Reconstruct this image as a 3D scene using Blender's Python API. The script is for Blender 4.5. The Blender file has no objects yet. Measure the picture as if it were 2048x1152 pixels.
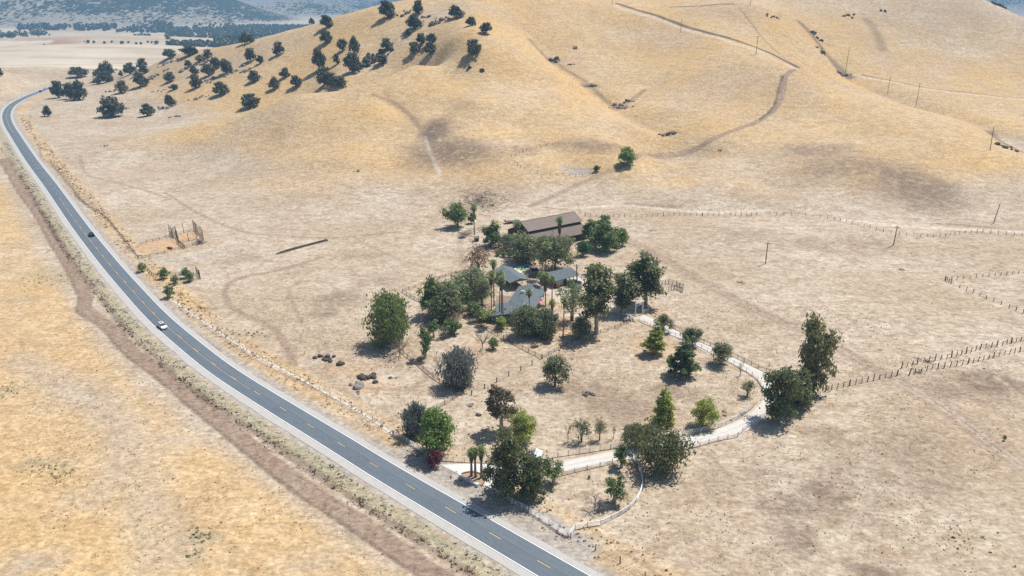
import bpy, math, random
import numpy as np
from mathutils import Vector, Matrix
S = bpy.context.scene
COL = S.collection
R = math.radians

# ------------------------------------------------------------------ camera
FPX, HOR = 1550.0, -30.0                     # focal length and horizon row, in pixels of a 2048 wide frame
TH = math.atan((576 - HOR) / FPX); CT, ST = math.cos(TH), math.sin(TH)
CAMZ = 100.0
cam = bpy.data.objects.new('camera', bpy.data.cameras.new('camera'))
COL.objects.link(cam)
cam.location = (0, 0, CAMZ); cam.rotation_euler = (math.pi / 2 - TH, 0, 0)
cam.data.sensor_width = 36.0; cam.data.lens = 36.0 * FPX / 2048
cam.data.clip_start = 1.0; cam.data.clip_end = 60000
S.camera = cam
# ------------------------------------------------------------------ sky and sun
SUN_EL, SUN_AZ = R(61.5), R(52)                # azimuth clockwise from +Y
sd = Vector((math.sin(SUN_AZ) * math.cos(SUN_EL), math.cos(SUN_AZ) * math.cos(SUN_EL), math.sin(SUN_EL)))
W = bpy.data.worlds.new("World"); S.world = W; W.use_nodes = True
nt = W.node_tree; nt.nodes.clear()
sky = nt.nodes.new('ShaderNodeTexSky'); sky.sky_type = 'NISHITA'; sky.sun_disc = False
sky.sun_elevation = SUN_EL; sky.sun_rotation = SUN_AZ; sky.altitude = 300; sky.dust_density = 1.5
bg = nt.nodes.new('ShaderNodeBackground'); bg.inputs[1].default_value = 0.075
wo = nt.nodes.new('ShaderNodeOutputWorld')
nt.links.new(sky.outputs[0], bg.inputs[0]); nt.links.new(bg.outputs[0], wo.inputs[0])
sun = bpy.data.objects.new('sun', bpy.data.lights.new('sun', 'SUN')); COL.objects.link(sun)
sun.data.energy = 5.0; sun.data.angle = R(0.55); sun.data.color = (1.0, 0.955, 0.88)
sun.rotation_euler = sd.to_track_quat('Z', 'Y').to_euler(); sun.location = (100, 100, 400)
S.view_settings.view_transform = 'Standard'; S.view_settings.look = 'None'
S.view_settings.exposure = 0.40; S.view_settings.gamma = 1.0
S.view_settings.use_curve_mapping = False
S.cycles.max_bounces = 6; S.cycles.diffuse_bounces = 4; S.cycles.transmission_bounces = 4
S.cycles.volume_bounces = 0; S.cycles.use_denoising = False
S.render.film_transparent = False

# ------------------------------------------------------------------ noise and the lie of the land
def vn(x, y, seed=0):
    xi = np.floor(x).astype(np.int64); yi = np.floor(y).astype(np.int64)
    fx = x - xi; fy = y - yi
    fx = fx * fx * (3 - 2 * fx); fy = fy * fy * (3 - 2 * fy)
    def h(a, b):
        n = (a * 374761393 + b * 668265263 + seed * 1442695041) & 0xffffffff
        n = ((n ^ (n >> 13)) * 1274126177) & 0xffffffff
        return ((n ^ (n >> 16)) & 0xffff) / 65535.0
    return (h(xi, yi) * (1 - fx) + h(xi + 1, yi) * fx) * (1 - fy) + (h(xi, yi + 1) * (1 - fx) + h(xi + 1, yi + 1) * fx) * fy
def fbm(x, y, sc, oct=4, seed=0):
    a, s, t = 0.5, 0.0, 0.0
    for o in range(oct):
        s = s + a * (vn(x / sc + 17.3 * o, y / sc - 9.1 * o, seed + o) - 0.5); t += a; a *= 0.5; sc *= 0.5
    return s / t
def ss(x, a, b):
    t = np.clip((x - a) / (b - a), 0, 1); return t * t * (3 - 2 * t)
def ray(px, py):
    dx = (px - 1024) / FPX; dy = -(py - 576) / FPX
    return dx, CT + dy * ST, -ST + dy * CT
def at_y(px, py, Y):                          # the point at forward distance Y on the sight line
    dx, dyy, dz = ray(px, py); t = Y / dyy
    return dx * t, Y, CAMZ + dz * t
def at_z(px, py, z=0.0):
    dx, dyy, dz = ray(px, py); t = (z - CAMZ) / dz
    return dx * t, dyy * t, z
def proj(x, y, z):
    d = y * CT - (z - CAMZ) * ST; u = y * ST + (z - CAMZ) * CT
    return 1024 + FPX * x / d, 576 - FPX * u / d, d

ROAD_PX = [(1099, 1135), (1000, 1077.4), (910, 1025), (828, 977.5), (754, 934), (690, 893), (620, 851), (503, 779), (437, 736), (375, 686),
           (316, 635), (255, 569), (212, 519), (160, 453), (120, 397), (97, 365), (62, 319), (28, 267), (16, 246), (13, 229), (22, 212), (46, 197), (78, 184), (104, 174), (140, 166)]
ROADW = [at_z(*p)[:2] for p in ROAD_PX]
d0 = np.array(ROADW[0]) - np.array(ROADW[2]); d0 /= np.linalg.norm(d0)
ROADW = [tuple(np.array(ROADW[0]) + d0 * 70)] + ROADW
def smooth(pts, step=2.0, closed=False):
    P = np.array(pts, float); out = []
    n = len(P)
    for i in range(n - 1):
        p0 = P[max(i - 1, 0)]; p1 = P[i]; p2 = P[i + 1]; p3 = P[min(i + 2, n - 1)]
        k = max(2, int(np.linalg.norm(p2 - p1) / step))
        for j in range(k):
            t = j / k
            out.append(0.5 * ((2 * p1) + (p2 - p0) * t + (2 * p0 - 5 * p1 + 4 * p2 - p3) * t * t + (3 * p1 - p0 - 3 * p2 + p3) * t ** 3))
    out.append(P[-1]); return np.array(out)
ROADC = smooth(ROADW, 4.0)
for _ in range(6): ROADC[1:-1] = 0.25 * ROADC[:-2] + 0.5 * ROADC[1:-1] + 0.25 * ROADC[2:]
def pdist(x, y, line, rad=None):
    """distance to a polyline, signed side of the nearest piece (+ = left of its direction)"""
    D = np.full(x.shape, 1e9); Sg = np.zeros(x.shape)
    L = np.asarray(line, float)
    for a, b in zip(L[:-1], L[1:]):
        e = b - a; l2 = e @ e
        if l2 < 1e-9: continue
        if rad is not None:
            m = np.nonzero((x > min(a[0], b[0]) - rad) & (x < max(a[0], b[0]) + rad) & (y > min(a[1], b[1]) - rad) & (y < max(a[1], b[1]) + rad))[0]
            if not len(m): continue
        else: m = slice(None)
        xx = x[m]; yy = y[m]
        t = np.clip(((xx - a[0]) * e[0] + (yy - a[1]) * e[1]) / l2, 0, 1)
        qx = xx - a[0] - t * e[0]; qy = yy - a[1] - t * e[1]
        d = np.hypot(qx, qy); s = np.sign(e[0] * qy - e[1] * qx)
        cur = D[m]; up = d < cur
        cur[up] = d[up]; D[m] = cur
        cs = Sg[m]; cs[up] = s[up]; Sg[m] = cs
    return D, Sg

CT_PY = [  # pixel, forward distance: the visible hill faces
 # left skyline and the oak slope
 (340,112,850),(450,94,825),(489,86,818),(520,78,812),(555,69,808),(590,60,802),(650,42,792),(700,28,785),(780,9,770),(850,-1,765),(940,-12,768),(1000,-16,775),(1080,-14,790),(700,62,880),(650,74,890),(590,90,905),(520,107,920),(450,120,930),(340,126,950),(780,44,870),(850,30,870),(940,25,880),(1000,20,890),
 (600,150,675),(500,140,725),(400,150,760),(300,170,770),(250,160,830),(450,120,780),(500,190,655),(550,110,745),(400,190,690),(560,180,650),(650,100,712),(700,70,725),(760,50,715),(600,100,735),
 (700,150,622),(740,120,650),(650,165,612),(690,110,675),(800,60,690),(840,40,705),(300,225,660),(380,215,650),
 # main ridge and the near spur
 (740,178,530),(830,130,570),(900,85,610),(960,45,655),(680,190,528),(600,190,535),(500,222,535),(400,255,520),(300,290,495),
 (700,300,440),(600,300,455),(500,300,470),(700,250,480),(600,240,490),(500,260,500),(700,350,405),(600,360,405),(400,300,490),
 (740,220,497),(770,280,455),(790,340,412),
 # gully with dark soil
 (800,205,513),(840,250,472),(880,310,428),(890,350,398),
 # central hill
 (950,380,383),(950,300,430),(950,200,500),(950,100,580),(950,20,700),(1030,60,665),(1010,150,560),(1030,250,478),(900,150,560),(900,220,500),
 (1100,150,580),(1100,250,472),(1200,230,502),(1270,250,490),(1250,290,445),(1100,330,408),(1100,372,388),(1100,300,432),(1200,320,420),(1130,200,530),
 # ravine
 (1340,274,478),(1240,214,540),(1200,185,572),(1110,124,642),(1060,80,678),(1290,245,508),
 (1150,347,408),(1255,327,413),(1300,312,440),
 # middle slope and the ridge that carries the track
 (1380,180,570),(1300,120,660),(1250,60,730),(1200,8,780),(1330,8,800),(1400,100,660),(1450,200,540),(1400,270,475),(1350,215,532),(1420,240,500),(1180,110,670),(1150,60,715),
 (1590,138,580),(1500,95,640),(1400,65,700),(1300,35,750),(1560,210,525),(1500,250,492),(1420,282,465),(1600,170,552),
 (1560,60,725),(1500,8,780),(1450,40,740),
 # right spur
 (1700,190,560),(1834,217,530),(1930,257,487),(2048,312,440),(1700,250,482),(1600,250,492),(1800,300,435),(1700,330,410),(1600,330,415),(1600,400,368),
 (1800,390,372),(1950,380,385),(1950,300,438),(1500,310,440),(1400,345,410),(1300,327,424),(1400,323,427),(1470,335,416),(1400,317,452),(1300,320,447),(1540,375,392),(1350,395,374),(1500,370,385),(1250,382,385),(1330,360,400),(2100,345,420),(2180,390,400),
 (0,140,850),(60,160,865),(0,178,765),(0,120,960),
 # slopes beyond the right ravine
 (1640,68,765),(1700,148,685),(1834,100,750),(1900,180,645),(2000,200,622),(2040,252,545),(1970,0,880),(2048,50,820),(1800,-34,930),(1700,-30,920),(1600,-22,900),(1880,-20,915),(1700,60,790),(1830,198,610),(2040,296,490),
 (1940,225,575),(1760,165,655),(2150,110,790),(2250,180,720),(2150,240,600),(1770,60,800),(1900,90,765),(2000,120,735),(2300,320,520),
]
CT_W = [at_y(*c) for c in CT_PY]
CT_W += [(x, y, z) for x, y, z in [  # ground the camera cannot see, behind the crests
 (-97,590,28.5), (-130,586,21), (-180,590,12.5), (-60,600,38), (-235,560,5), (-160,620,18),
 (-40,980,45), (-150,1040,15), (100,980,60), (250,1060,95), (400,1080,95), (550,1060,85), (-300,1000,5), (600,1000,40), (0,1100,20),
 (-450,1000,2), (-600,900,4), (-600,700,5), (-700,600,6), (-520,620,2), (-560,520,3), (-800,1000,8), (600,800,25), (620,600,4), (560,480,0), (700,900,30), (800,600,3), (800,1100,20), (-800,400,4), (800,300,0), (-800,150,2), (800,100,0),
 (232,640,32), (300, 590, 14), (150,640,48),
 ]]
for X in range(-600, 601, 75):
    for Y in (40, 110, 180, 240, 300, 350):
        if Y == 350 and X > -150: continue
        CT_W.append((X, Y, 0.0))
for X in (-300, -375, -225): CT_W += [(X, 420, 0)]
CT_W += [(-300, 480, 0), (-375, 480, 0), (-330, 560, 0.5), (-380, 640, 0), (-420, 720, 1), (-450, 800, 1.5)]
CT_W += [(p[0], p[1], 0.0) for p in ROADW[12::2]]
for px in (900, 1000, 1100, 1200, 1350, 1500, 1650, 1800, 1950): CT_W.append(at_z(px, 425, 0))
CT_W += [(74, 330, 1.0), (100, 300, 1.6), (150, 310, 1.5), (130, 270, 0.6), (150, 340, -0.3), (170, 345, .2)]
CW = np.array(CT_W)
def kern(r2): return 0.5 * r2 * np.log(r2 + 1e-9)
SC = 100.0
A = CW[:, :2] / SC
n = len(A)
Kmat = kern(((A[:, None] - A[None]) ** 2).sum(-1)) + np.eye(n) * 0.0007
Pm = np.c_[np.ones(n), A]
M = np.block([[Kmat, Pm], [Pm.T, np.zeros((3, 3))]])
sol = np.linalg.solve(M, np.r_[CW[:, 2], np.zeros(3)])
GS = 4.0; GX0, GY0, GNX, GNY = -1100.0, 20.0, 551, 321
gx = GX0 + GS * np.arange(GNX); gy = GY0 + GS * np.arange(GNY)
GXX, GYY = np.meshgrid(gx, gy)
def tps(x, y):
    out = np.empty(x.size); xf = x.ravel() / SC; yf = y.ravel() / SC
    for i in range(0, x.size, 20000):
        xx = xf[i:i + 20000]; yy = yf[i:i + 20000]
        r2 = (xx[:, None] - A[:, 0]) ** 2 + (yy[:, None] - A[:, 1]) ** 2
        out[i:i + 20000] = kern(r2) @ sol[:n] + sol[n] + sol[n + 1] * xx + sol[n + 2] * yy
    return out.reshape(x.shape)
GZ = tps(GXX, GYY)
def carve(px_y, depth, wid):                  # stream cuts in the draws
    L = np.array([at_y(*c)[:2] for c in px_y]); k_ = np.linspace(0, len(L) - 1, len(L) * 12)
    L = np.c_[np.interp(k_, range(len(L)), L[:, 0]), np.interp(k_, range(len(L)), L[:, 1])]
    for i in range(5): L[1:-1] = .25 * L[:-2] + .5 * L[1:-1] + .25 * L[2:]
    m = np.nonzero((GXX.ravel() > L[:, 0].min() - wid * 3) & (GXX.ravel() < L[:, 0].max() + wid * 3) & (GYY.ravel() > L[:, 1].min() - wid * 3) & (GYY.ravel() < L[:, 1].max() + wid * 3))[0]
    X = GXX.ravel()[m]; Y = GYY.ravel()[m]
    d2 = ((X[:, None] - L[:, 0]) ** 2 + (Y[:, None] - L[:, 1]) ** 2); j = d2.argmin(1); d = np.sqrt(d2.min(1))
    e_ = np.minimum(1, np.minimum(j, len(L) - 1 - j) / 8 + .15)
    GZ.ravel()[m] -= depth * e_ * np.exp(-np.abs(d / wid) ** 1.3)
carve([(1340,274,478),(1290,245,508),(1240,214,540),(1200,185,572),(1110,124,642),(1070,88,685)], 5.0, 11)
carve([(1240,214,540),(1290,180,585),(1340,145,630)], 2.2, 8)
carve([(745,186,532),(800,215,505),(840,250,470),(872,300,430)], 2.6, 9)
carve([(1640,60,775),(1665,110,720),(1700,150,680),(1760,180,640),(1830,203,606),(1950,240,560),(2050,302,490)], 5.5, 13)
carve([(760,60,705),(745,115,655),(700,150,622),(660,168,608)], 1.5, 12)
def far_z(x, y):
    r = np.hypot(x, y)
    base = np.interp(y, [0, 900, 1200, 1650, 2000, 2600, 3000, 3500, 5000], [0, 0, -4, -24, -35, -48, -57, -62, -66])
    z = base + 5 * fbm(x, y, 260, 3, 5) * ss(y, 900, 1300)
    def bump(cx, cy, rx, ry, h, p=1.0):
        q = ((x - cx) / rx) ** 2 + ((y - cy) / ry) ** 2
        return h * np.exp(-q ** p)
    z = z + bump(-690, 1330, 300, 130, 20) + bump(-1150, 1150, 250, 250, 12) + bump(-900, 1850, 380, 130, 24) + bump(-560, 2150, 200, 120, 12)
    z = z + bump(-1750, 2200, 380, 200, 26)
    rg = 1 - np.abs(2 * fbm(x, y, 700, 5, 11))
    rg2 = 1 - np.abs(2 * fbm(x, y, 260, 4, 21))
    z = z + bump(-1500, 3750, 330, 420, 150) * (0.72 + 0.22 * rg + .08 * rg2)                 # dark wooded hill
    z = z + bump(-2250, 3550, 560, 480, 250) * (0.55 + 0.35 * rg + .14 * rg2)               # rocky slope
    z = z + bump(-1250, 4700, 420, 300, 90) * (0.6 + 0.3 * rg + .15 * rg2)
    back = ss(y + 0.25 * x, 4700, 8200) * 430 * (0.45 + 0.5 * rg + .12 * rg2)
    z = z + back
    return z
RX, RY = np.meshgrid(np.arange(-540, 62, 2.0), np.arange(20, 932, 2.0))
RD, RS = pdist(RX.ravel(), RY.ravel(), ROADC); RDS = (RD * RS).reshape(RX.shape)
def rdist(x, y, signed=False):
    fx = np.clip((x + 540) / 2, 0, RX.shape[1] - 1.001); fy = np.clip((y - 20) / 2, 0, RX.shape[0] - 1.001)
    i = fx.astype(int); j = fy.astype(int); tx = fx - i; ty = fy - j
    v = (RDS[j, i] * (1 - tx) + RDS[j, i + 1] * tx) * (1 - ty) + (RDS[j + 1, i] * (1 - tx) + RDS[j + 1, i + 1] * tx) * ty
    return v if signed else np.abs(v)
RAVINES = []                                  # (line on the ground, depth, half width)
def hraw(x, y):
    x = np.asarray(x, float); y = np.asarray(y, float)
    fx = np.clip((x - GX0) / GS, 1, GNX - 3.001); fy = np.clip((y - GY0) / GS, 1, GNY - 3.001)
    ix = fx.astype(int); iy = fy.astype(int); tx = fx - ix; ty = fy - iy
    def w(t): return (-.5 * t + t * t - .5 * t ** 3, 1 - 2.5 * t * t + 1.5 * t ** 3, .5 * t + 2 * t * t - 1.5 * t ** 3, -.5 * t * t + .5 * t ** 3)
    wx = w(tx); wy = w(ty); z = 0
    for j in range(4):
        row = 0
        for i in range(4): row = row + wx[i] * GZ[iy + j - 1, ix + i - 1]
        z = z + wy[j] * row
    return z
def hfun(x, y, detail=True):
    x = np.atleast_1d(np.asarray(x, float)); y = np.atleast_1d(np.asarray(y, float))
    z = hraw(x, y)
    hill = ss(z, 2.0, 12.0)
    if detail:
        z = z + hill * (3.0 * fbm(x, y, 70, 3, 3) + 0.8 * fbm(x, y, 15, 3, 4)) + (1 - hill) * ss(y, 330, 500) * 0.5 * fbm(x, y, 30, 2, 6)
    k = ss(np.hypot(x * .9, y), 1010, 1250)
    if np.any(k > 0):
        z = np.where(k > 0, z * (1 - k) + far_z(x, y) * k, z)
    m = np.nonzero((x < 58) & (x > -538) & (y < 926) & (y > 22))[0]
    if len(m):
        d = rdist(x[m], y[m])
        f = ss(d, 7.5, 26)
        z[m] = z[m] * f - 0.06 * (1 - ss(d, 5.2, 7.0))
    return z
def h1(x, y): return float(hfun(x, y)[0])
def px2w(px, py, far=1600):
    dx, dyy, dz = ray(px, py)
    t = np.arange(70, far, 1.5) / dyy
    x = dx * t; y = dyy * t; z = CAMZ + dz * t
    g = hfun(x, y)
    hit = np.nonzero(z <= g)[0]
    if not len(hit):
        if dz < 0:
            j = int(np.argmin(z - g))
            return float(x[j]), float(y[j]), float(g[j])
        return None
    i = hit[0]
    lo, hi = t[max(i - 1, 0)], t[i]
    for _ in range(12):
        m = (lo + hi) / 2
        if CAMZ + dz * m <= h1(dx * m, dyy * m): hi = m
        else: lo = m
    return dx * hi, dyy * hi, h1(dx * hi, dyy * hi)
def W2(*pts): return [px2w(*p)[:2] for p in pts]

# ------------------------------------------------------------------ node helpers and materials
def new_mat(name):
    m = bpy.data.materials.new(name); m.use_nodes = True; m.node_tree.nodes.clear()
    return m, m.node_tree
def nd(t, kind, **kw):
    n_ = t.nodes.new(kind)
    for k, v in kw.items():
        if k == 'ins':
            for a, b in v.items():
                if isinstance(b, bpy.types.NodeSocket): t.links.new(b, n_.inputs[a])
                else: n_.inputs[a].default_value = b
        else: setattr(n_, k, v)
    return n_
def math_(t, op, a, b=0.0, clamp=False):
    return nd(t, 'ShaderNodeMath', operation=op, use_clamp=clamp, ins={0: a, 1: b}).outputs[0]
def mix(t, f, a, b, blend='MIX'):
    n_ = nd(t, 'ShaderNodeMix', data_type='RGBA', blend_type=blend)
    for s_, v in ((0, f), (6, a), (7, b)):
        if isinstance(v, bpy.types.NodeSocket): t.links.new(v, n_.inputs[s_])
        else: n_.inputs[s_].default_value = v if s_ == 0 else (tuple(v) + (1,))[:4]
    return n_.outputs[2]
def noise(t, vec, scale, detail=3.0, rough=0.55, dist=0.0):
    return nd(t, 'ShaderNodeTexNoise', ins={'Vector': vec, 'Scale': scale, 'Detail': detail, 'Roughness': rough, 'Distortion': dist}).outputs[0]
def ramp(t, f, lo, hi):
    return nd(t, 'ShaderNodeMapRange', ins={0: f, 1: lo, 2: hi, 3: 0.0, 4: 1.0}).outputs[0]
def out(t, sh): nd(t, 'ShaderNodeOutputMaterial', ins={0: sh})
def bsdf(t, col, rough=0.9, spec=0.2, normal=None, metal=0.0):
    b = nd(t, 'ShaderNodeBsdfPrincipled')
    for k, v in (('Base Color', col), ('Roughness', rough), ('Specular IOR Level', spec), ('Metallic', metal)):
        if isinstance(v, bpy.types.NodeSocket): t.links.new(v, b.inputs[k])
        else: b.inputs[k].default_value = (tuple(v) + (1,))[:4] if k == 'Base Color' else v
    if normal is not None: t.links.new(normal, b.inputs['Normal'])
    return b.outputs[0]
def plain_mat(name, col, var=0.25, scale=3.0, rough=0.85, spec=0.2, metal=0.0, bump=0.0):
    m, t = new_mat(name)
    tc = nd(t, 'ShaderNodeNewGeometry').outputs['Position']
    f = noise(t, tc, scale, 4)
    c = mix(t, f, [v * (1 - var) for v in col], [min(1, v * (1 + var)) for v in col])
    oi = nd(t, 'ShaderNodeObjectInfo').outputs['Random']
    c = mix(t, 1.0, c, nd(t, 'ShaderNodeCombineColor', ins={0: ramp(t, oi, -4.0, 1.0), 1: ramp(t, oi, -4.0, 1.0), 2: ramp(t, oi, -4.0, 1.0)}).outputs[0], 'MULTIPLY')
    nm = None
    if bump: nm = nd(t, 'ShaderNodeBump', ins={'Strength': bump, 'Distance': 0.05, 'Height': noise(t, tc, scale * 3, 4)}).outputs[0]
    out(t, bsdf(t, c, rough, spec, nm, metal)); return m
def leaf_mat(name, col, col2, var=0.25, trans=0.5):
    m, t = new_mat(name)
    g = nd(t, 'ShaderNodeNewGeometry'); oi = nd(t, 'ShaderNodeObjectInfo')
    c = mix(t, g.outputs['Random Per Island'], col, col2)
    f = noise(t, g.outputs['Position'], 0.55, 2)
    c = mix(t, ramp(t, f, 0.3, 0.7), [v * (1 - var) for v in col], c)
    c = mix(t, math_(t, 'MULTIPLY', oi.outputs['Random'], 0.45), c, (col2[0] * 1.15, col2[1] * .95, col2[2] * .9))
    d = nd(t, 'ShaderNodeBsdfDiffuse', ins={0: c}).outputs[0]
    tr = nd(t, 'ShaderNodeBsdfTranslucent', ins={0: c}).outputs[0]
    gl = nd(t, 'ShaderNodeBsdfGlossy', ins={0: (1, 1, 1, 1), 1: 0.55}).outputs[0]
    s = nd(t, 'ShaderNodeMixShader', ins={0: trans, 1: d, 2: tr}).outputs[0]
    s = nd(t, 'ShaderNodeMixShader', ins={0: 0.035, 1: s, 2: gl}).outputs[0]
    out(t, s); return m

# ------------------------------------------------------------------ mesh helpers
def mesh_obj(name, v, f, mat, parent=None, smooth_=False):
    me = bpy.data.meshes.new(name)
    me.from_pydata([tuple(map(float, p)) for p in v], [], f); me.update()
    if mat is not None: me.materials.append(mat)
    if smooth_: me.polygons.foreach_set('use_smooth', [True] * len(me.polygons))
    return link(name, me, parent)
def link(name, me, parent=None, loc=None, rot=None, scale=None):
    o = bpy.data.objects.new(name, me); COL.objects.link(o)
    if parent: o.parent = parent
    if loc is not None: o.location = loc
    if rot is not None: o.rotation_euler = rot
    if scale is not None: o.scale = scale
    return o
def big_mesh(name, V, F, mat):
    me = bpy.data.meshes.new(name); k = F.shape[1]
    me.vertices.add(len(V)); me.vertices.foreach_set('co', V.astype(np.float32).ravel())
    me.loops.add(F.size); me.loops.foreach_set('vertex_index', F.astype(np.int32).ravel())
    me.polygons.add(len(F)); me.polygons.foreach_set('loop_start', np.arange(0, F.size, k, dtype=np.int32))
    me.polygons.foreach_set('loop_total', np.full(len(F), k, dtype=np.int32))
    me.update(calc_edges=True); me.validate()
    if mat is not None: me.materials.append(mat)
    return me
def tag(o, label=None, cat=None, group=None, kind=None):
    for k, v in (('label', label), ('category', cat), ('group', group), ('kind', kind)):
        if v: o[k] = v
    return o
def empty(name, loc, rz=0.0, label=None, cat=None, group=None):
    o = bpy.data.objects.new(name, None); COL.objects.link(o); o.empty_display_size = 0.3
    o.location = loc; o.rotation_euler = (0, 0, rz)
    return tag(o, label, cat, group)
class MB:
    def __init__(s): s.v = []; s.f = []
    def add(s, v, f):
        b = len(s.v); s.v += [tuple(p) for p in v]; s.f += [tuple(i + b for i in q) for q in f]; return s
    def box(s, x0, x1, y0, y1, z0, z1, taper=0.0):
        t = taper
        return s.add([(x0, y0, z0), (x1, y0, z0), (x1, y1, z0), (x0, y1, z0), (x0 + t, y0 + t, z1), (x1 - t, y0 + t, z1), (x1 - t, y1 - t, z1), (x0 + t, y1 - t, z1)],
                     [(0, 3, 2, 1), (4, 5, 6, 7), (0, 1, 5, 4), (1, 2, 6, 5), (2, 3, 7, 6), (3, 0, 4, 7)])
    def prism(s, poly, off):                   # a flat polygon given a thickness along the vector off
        k = len(poly); P = [Vector(p) for p in poly]; Q = [p + Vector(off) for p in P]
        return s.add([*P, *Q], [tuple(range(k))[::-1], tuple(range(k, 2 * k))] + [(i, (i + 1) % k, k + (i + 1) % k, k + i) for i in range(k)])
    def tube(s, pts, rad, n_=6):
        P = [Vector(p) for p in pts]; b = []; fs = []
        for i, p in enumerate(P):
            d = (P[min(i + 1, len(P) - 1)] - P[max(i - 1, 0)]).normalized()
            u = d.orthogonal().normalized(); w = d.cross(u)
            r = rad[i] if hasattr(rad, '__len__') else rad
            for k in range(n_):
                a = 2 * math.pi * k / n_
                b.append(p + u * (math.cos(a) * r) + w * (math.sin(a) * r))
        for i in range(len(P) - 1):
            for k in range(n_):
                fs.append((i * n_ + k, i * n_ + (k + 1) % n_, (i + 1) * n_ + (k + 1) % n_, (i + 1) * n_ + k))
        fs.append(tuple(range(n_))[::-1]); fs.append(tuple((len(P) - 1) * n_ + k for k in range(n_)))
        return s.add(b, fs)
    def build(s, name, mat, parent=None, sm=False): return mesh_obj(name, s.v, s.f, mat, parent, sm)


# ------------------------------------------------------------------ ground sheet
NR, NC = [], 820
r = 62.0
while r < 1125:
    NR.append(r); r += min(max(0.28, r * r / 92000.0), 1.5)
NR = np.array(NR); AZ = np.radians(np.linspace(-50, 50, NC))
TX = (NR[:, None] * np.sin(AZ)[None]).ravel(); TY = (NR[:, None] * np.cos(AZ)[None]).ravel()
TZ = hfun(TX, TY)
nr = len(NR)
idx = np.arange(nr * NC).reshape(nr, NC)
F = np.stack([idx[:-1, :-1], idx[:-1, 1:], idx[1:, 1:], idx[1:, :-1]], -1).reshape(-1, 4)

ch = {k: np.zeros(TX.shape) for k in ('gold', 'dirt', 'path', 'dark', 'grey', 'soil', 'verge', 'gully')}
wob = 1.0 + 0.9 * fbm(TX, TY, 9, 4, 31)
wob2 = 3.0 * fbm(TX, TY, 6, 3, 33)
def near_line(L, reach):
    m = np.nonzero((TX > L[:, 0].min() - reach) & (TX < L[:, 0].max() + reach) & (TY > L[:, 1].min() - reach) & (TY < L[:, 1].max() + reach))[0]
    d = np.full(len(m), 1e9); x = TX[m]; y = TY[m]
    for k in range(0, len(L) - 1, 6):              # six pieces at a time, on the points near them only
        Q = L[k:k + 7]
        q = np.nonzero((x > Q[:, 0].min() - reach) & (x < Q[:, 0].max() + reach) & (y > Q[:, 1].min() - reach) & (y < Q[:, 1].max() + reach))[0]
        if len(q): d[q] = np.minimum(d[q], pdist(x[q], y[q], Q)[0])
    q = d < reach
    return m[q], d[q]
def put(key, m, v): ch[key][m] = np.maximum(ch[key][m], v)
def stroke(key, px, half, k=1.0, soft=0.6, rough=1.0):
    m, d = near_line(smooth(W2(*px), 4.0), half * 2 + 3)
    put(key, m, (1 - ss(d + wob2[m] * 0.35 * rough * min(1.0, half), half * (1 - soft), half * (1 + soft))) * k * np.clip(1 + 1.2 * wob2[m] * .25, .3, 1))
def two_track(key, px, gap, half, k=1.0):
    m, d = near_line(smooth(W2(*px), 4.0), gap * 2 + 3)
    put(key, m, (1 - ss(np.abs(d - gap / 2) + wob2[m] * 0.12, half * .5, half * 1.5)) * k)
def blob(key, px, py, rx, ry, k=1.0, ang=0.0, hard=0.0, n=1.4):
    w = px2w(px, py); rm = max(rx, ry) * 1.7
    m = np.nonzero((np.abs(TX - w[0]) < rm) & (np.abs(TY - w[1]) < rm))[0]
    ca, sa = math.cos(ang), math.sin(ang)
    x = TX[m] - w[0]; y = TY[m] - w[1]
    u = (x * ca + y * sa) / rx; v = (-x * sa + y * ca) / ry
    q = np.sqrt(u * u + v * v) + n * 0.5 * (fbm(TX[m], TY[m], min(rx, ry) * 0.8, 4, int(px) % 97))
    put(key, m, (1 - ss(q, 0.2 + .6 * hard, 1.15)) * k * np.clip(1 + 2.0 * fbm(TX[m], TY[m], 2.5, 3, 77), .25, 1.1))
rds = np.where((TX < 58) & (TX > -538) & (TY < 926), rdist(TX, TY, True), np.where(TX > 58, -999, 60))
hill = ss(TZ, 1.5, 9.0)
big = fbm(TX, TY, 70, 4, 41); mid = fbm(TX, TY, 22, 4, 43)
# travelling towards the valley the field lies on the left of the highway
leftf = ss(rds, 17, 24) * (TY < 700)
ch['gold'] = np.clip(hill * (0.72 + 1.1 * big + 0.5 * mid) + leftf * (0.70 + 0.9 * big + 0.3 * mid), 0, 1)
ch['gold'] *= 1 - .75 * ss(np.hypot(TX, TY), 800, 1000)
strip = (1 - ss(np.abs(rds + 11.5), 2.0, 6.0)) * (rds < 0)
ch['gold'] = np.maximum(ch['gold'], strip * np.clip(0.40 + mid, 0, 1))
ch['grey'] = np.maximum(ch['grey'], (1 - ss(np.abs(rds) + wob2 * .5, 5.6, 7.0)) * 0.9)
ch['verge'] = (1 - ss(np.abs(rds - 8.3) + wob2 * .5, 1.0, 2.6)) * ss(TY, 60, 90) * (TY < 640)
ch['gully'] = np.maximum(ch['gully'], (1 - ss(np.abs(rds - 10.6) + wob2 * .6, 0.3, 1.5)) * 0.6 * (TY < 480))
TR_LEFT = [(8, 318), (40, 375), (80, 430), (105, 475), (140, 530), (170, 590), (168, 620), (194, 637), (222, 658), (264, 703), (330, 752), (400, 812), (460, 860), (540, 925), (620, 985), (700, 1035), (780, 1090), (860, 1145), (950, 1205)]
stroke('dirt', TR_LEFT, 2.4, 1.0, 0.22)
Lb = smooth(W2(*TR_LEFT), 3.0); Tn = np.gradient(Lb, axis=0); Tn /= np.linalg.norm(Tn, axis=1)[:, None]; Lb = Lb + np.c_[Tn[:, 1], -Tn[:, 0]] * 2.15
m_, d_ = near_line(Lb, 4); put('gully', m_, (1 - ss(d_ + wob2[m_] * .2, .2, .75)) * .5)
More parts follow.
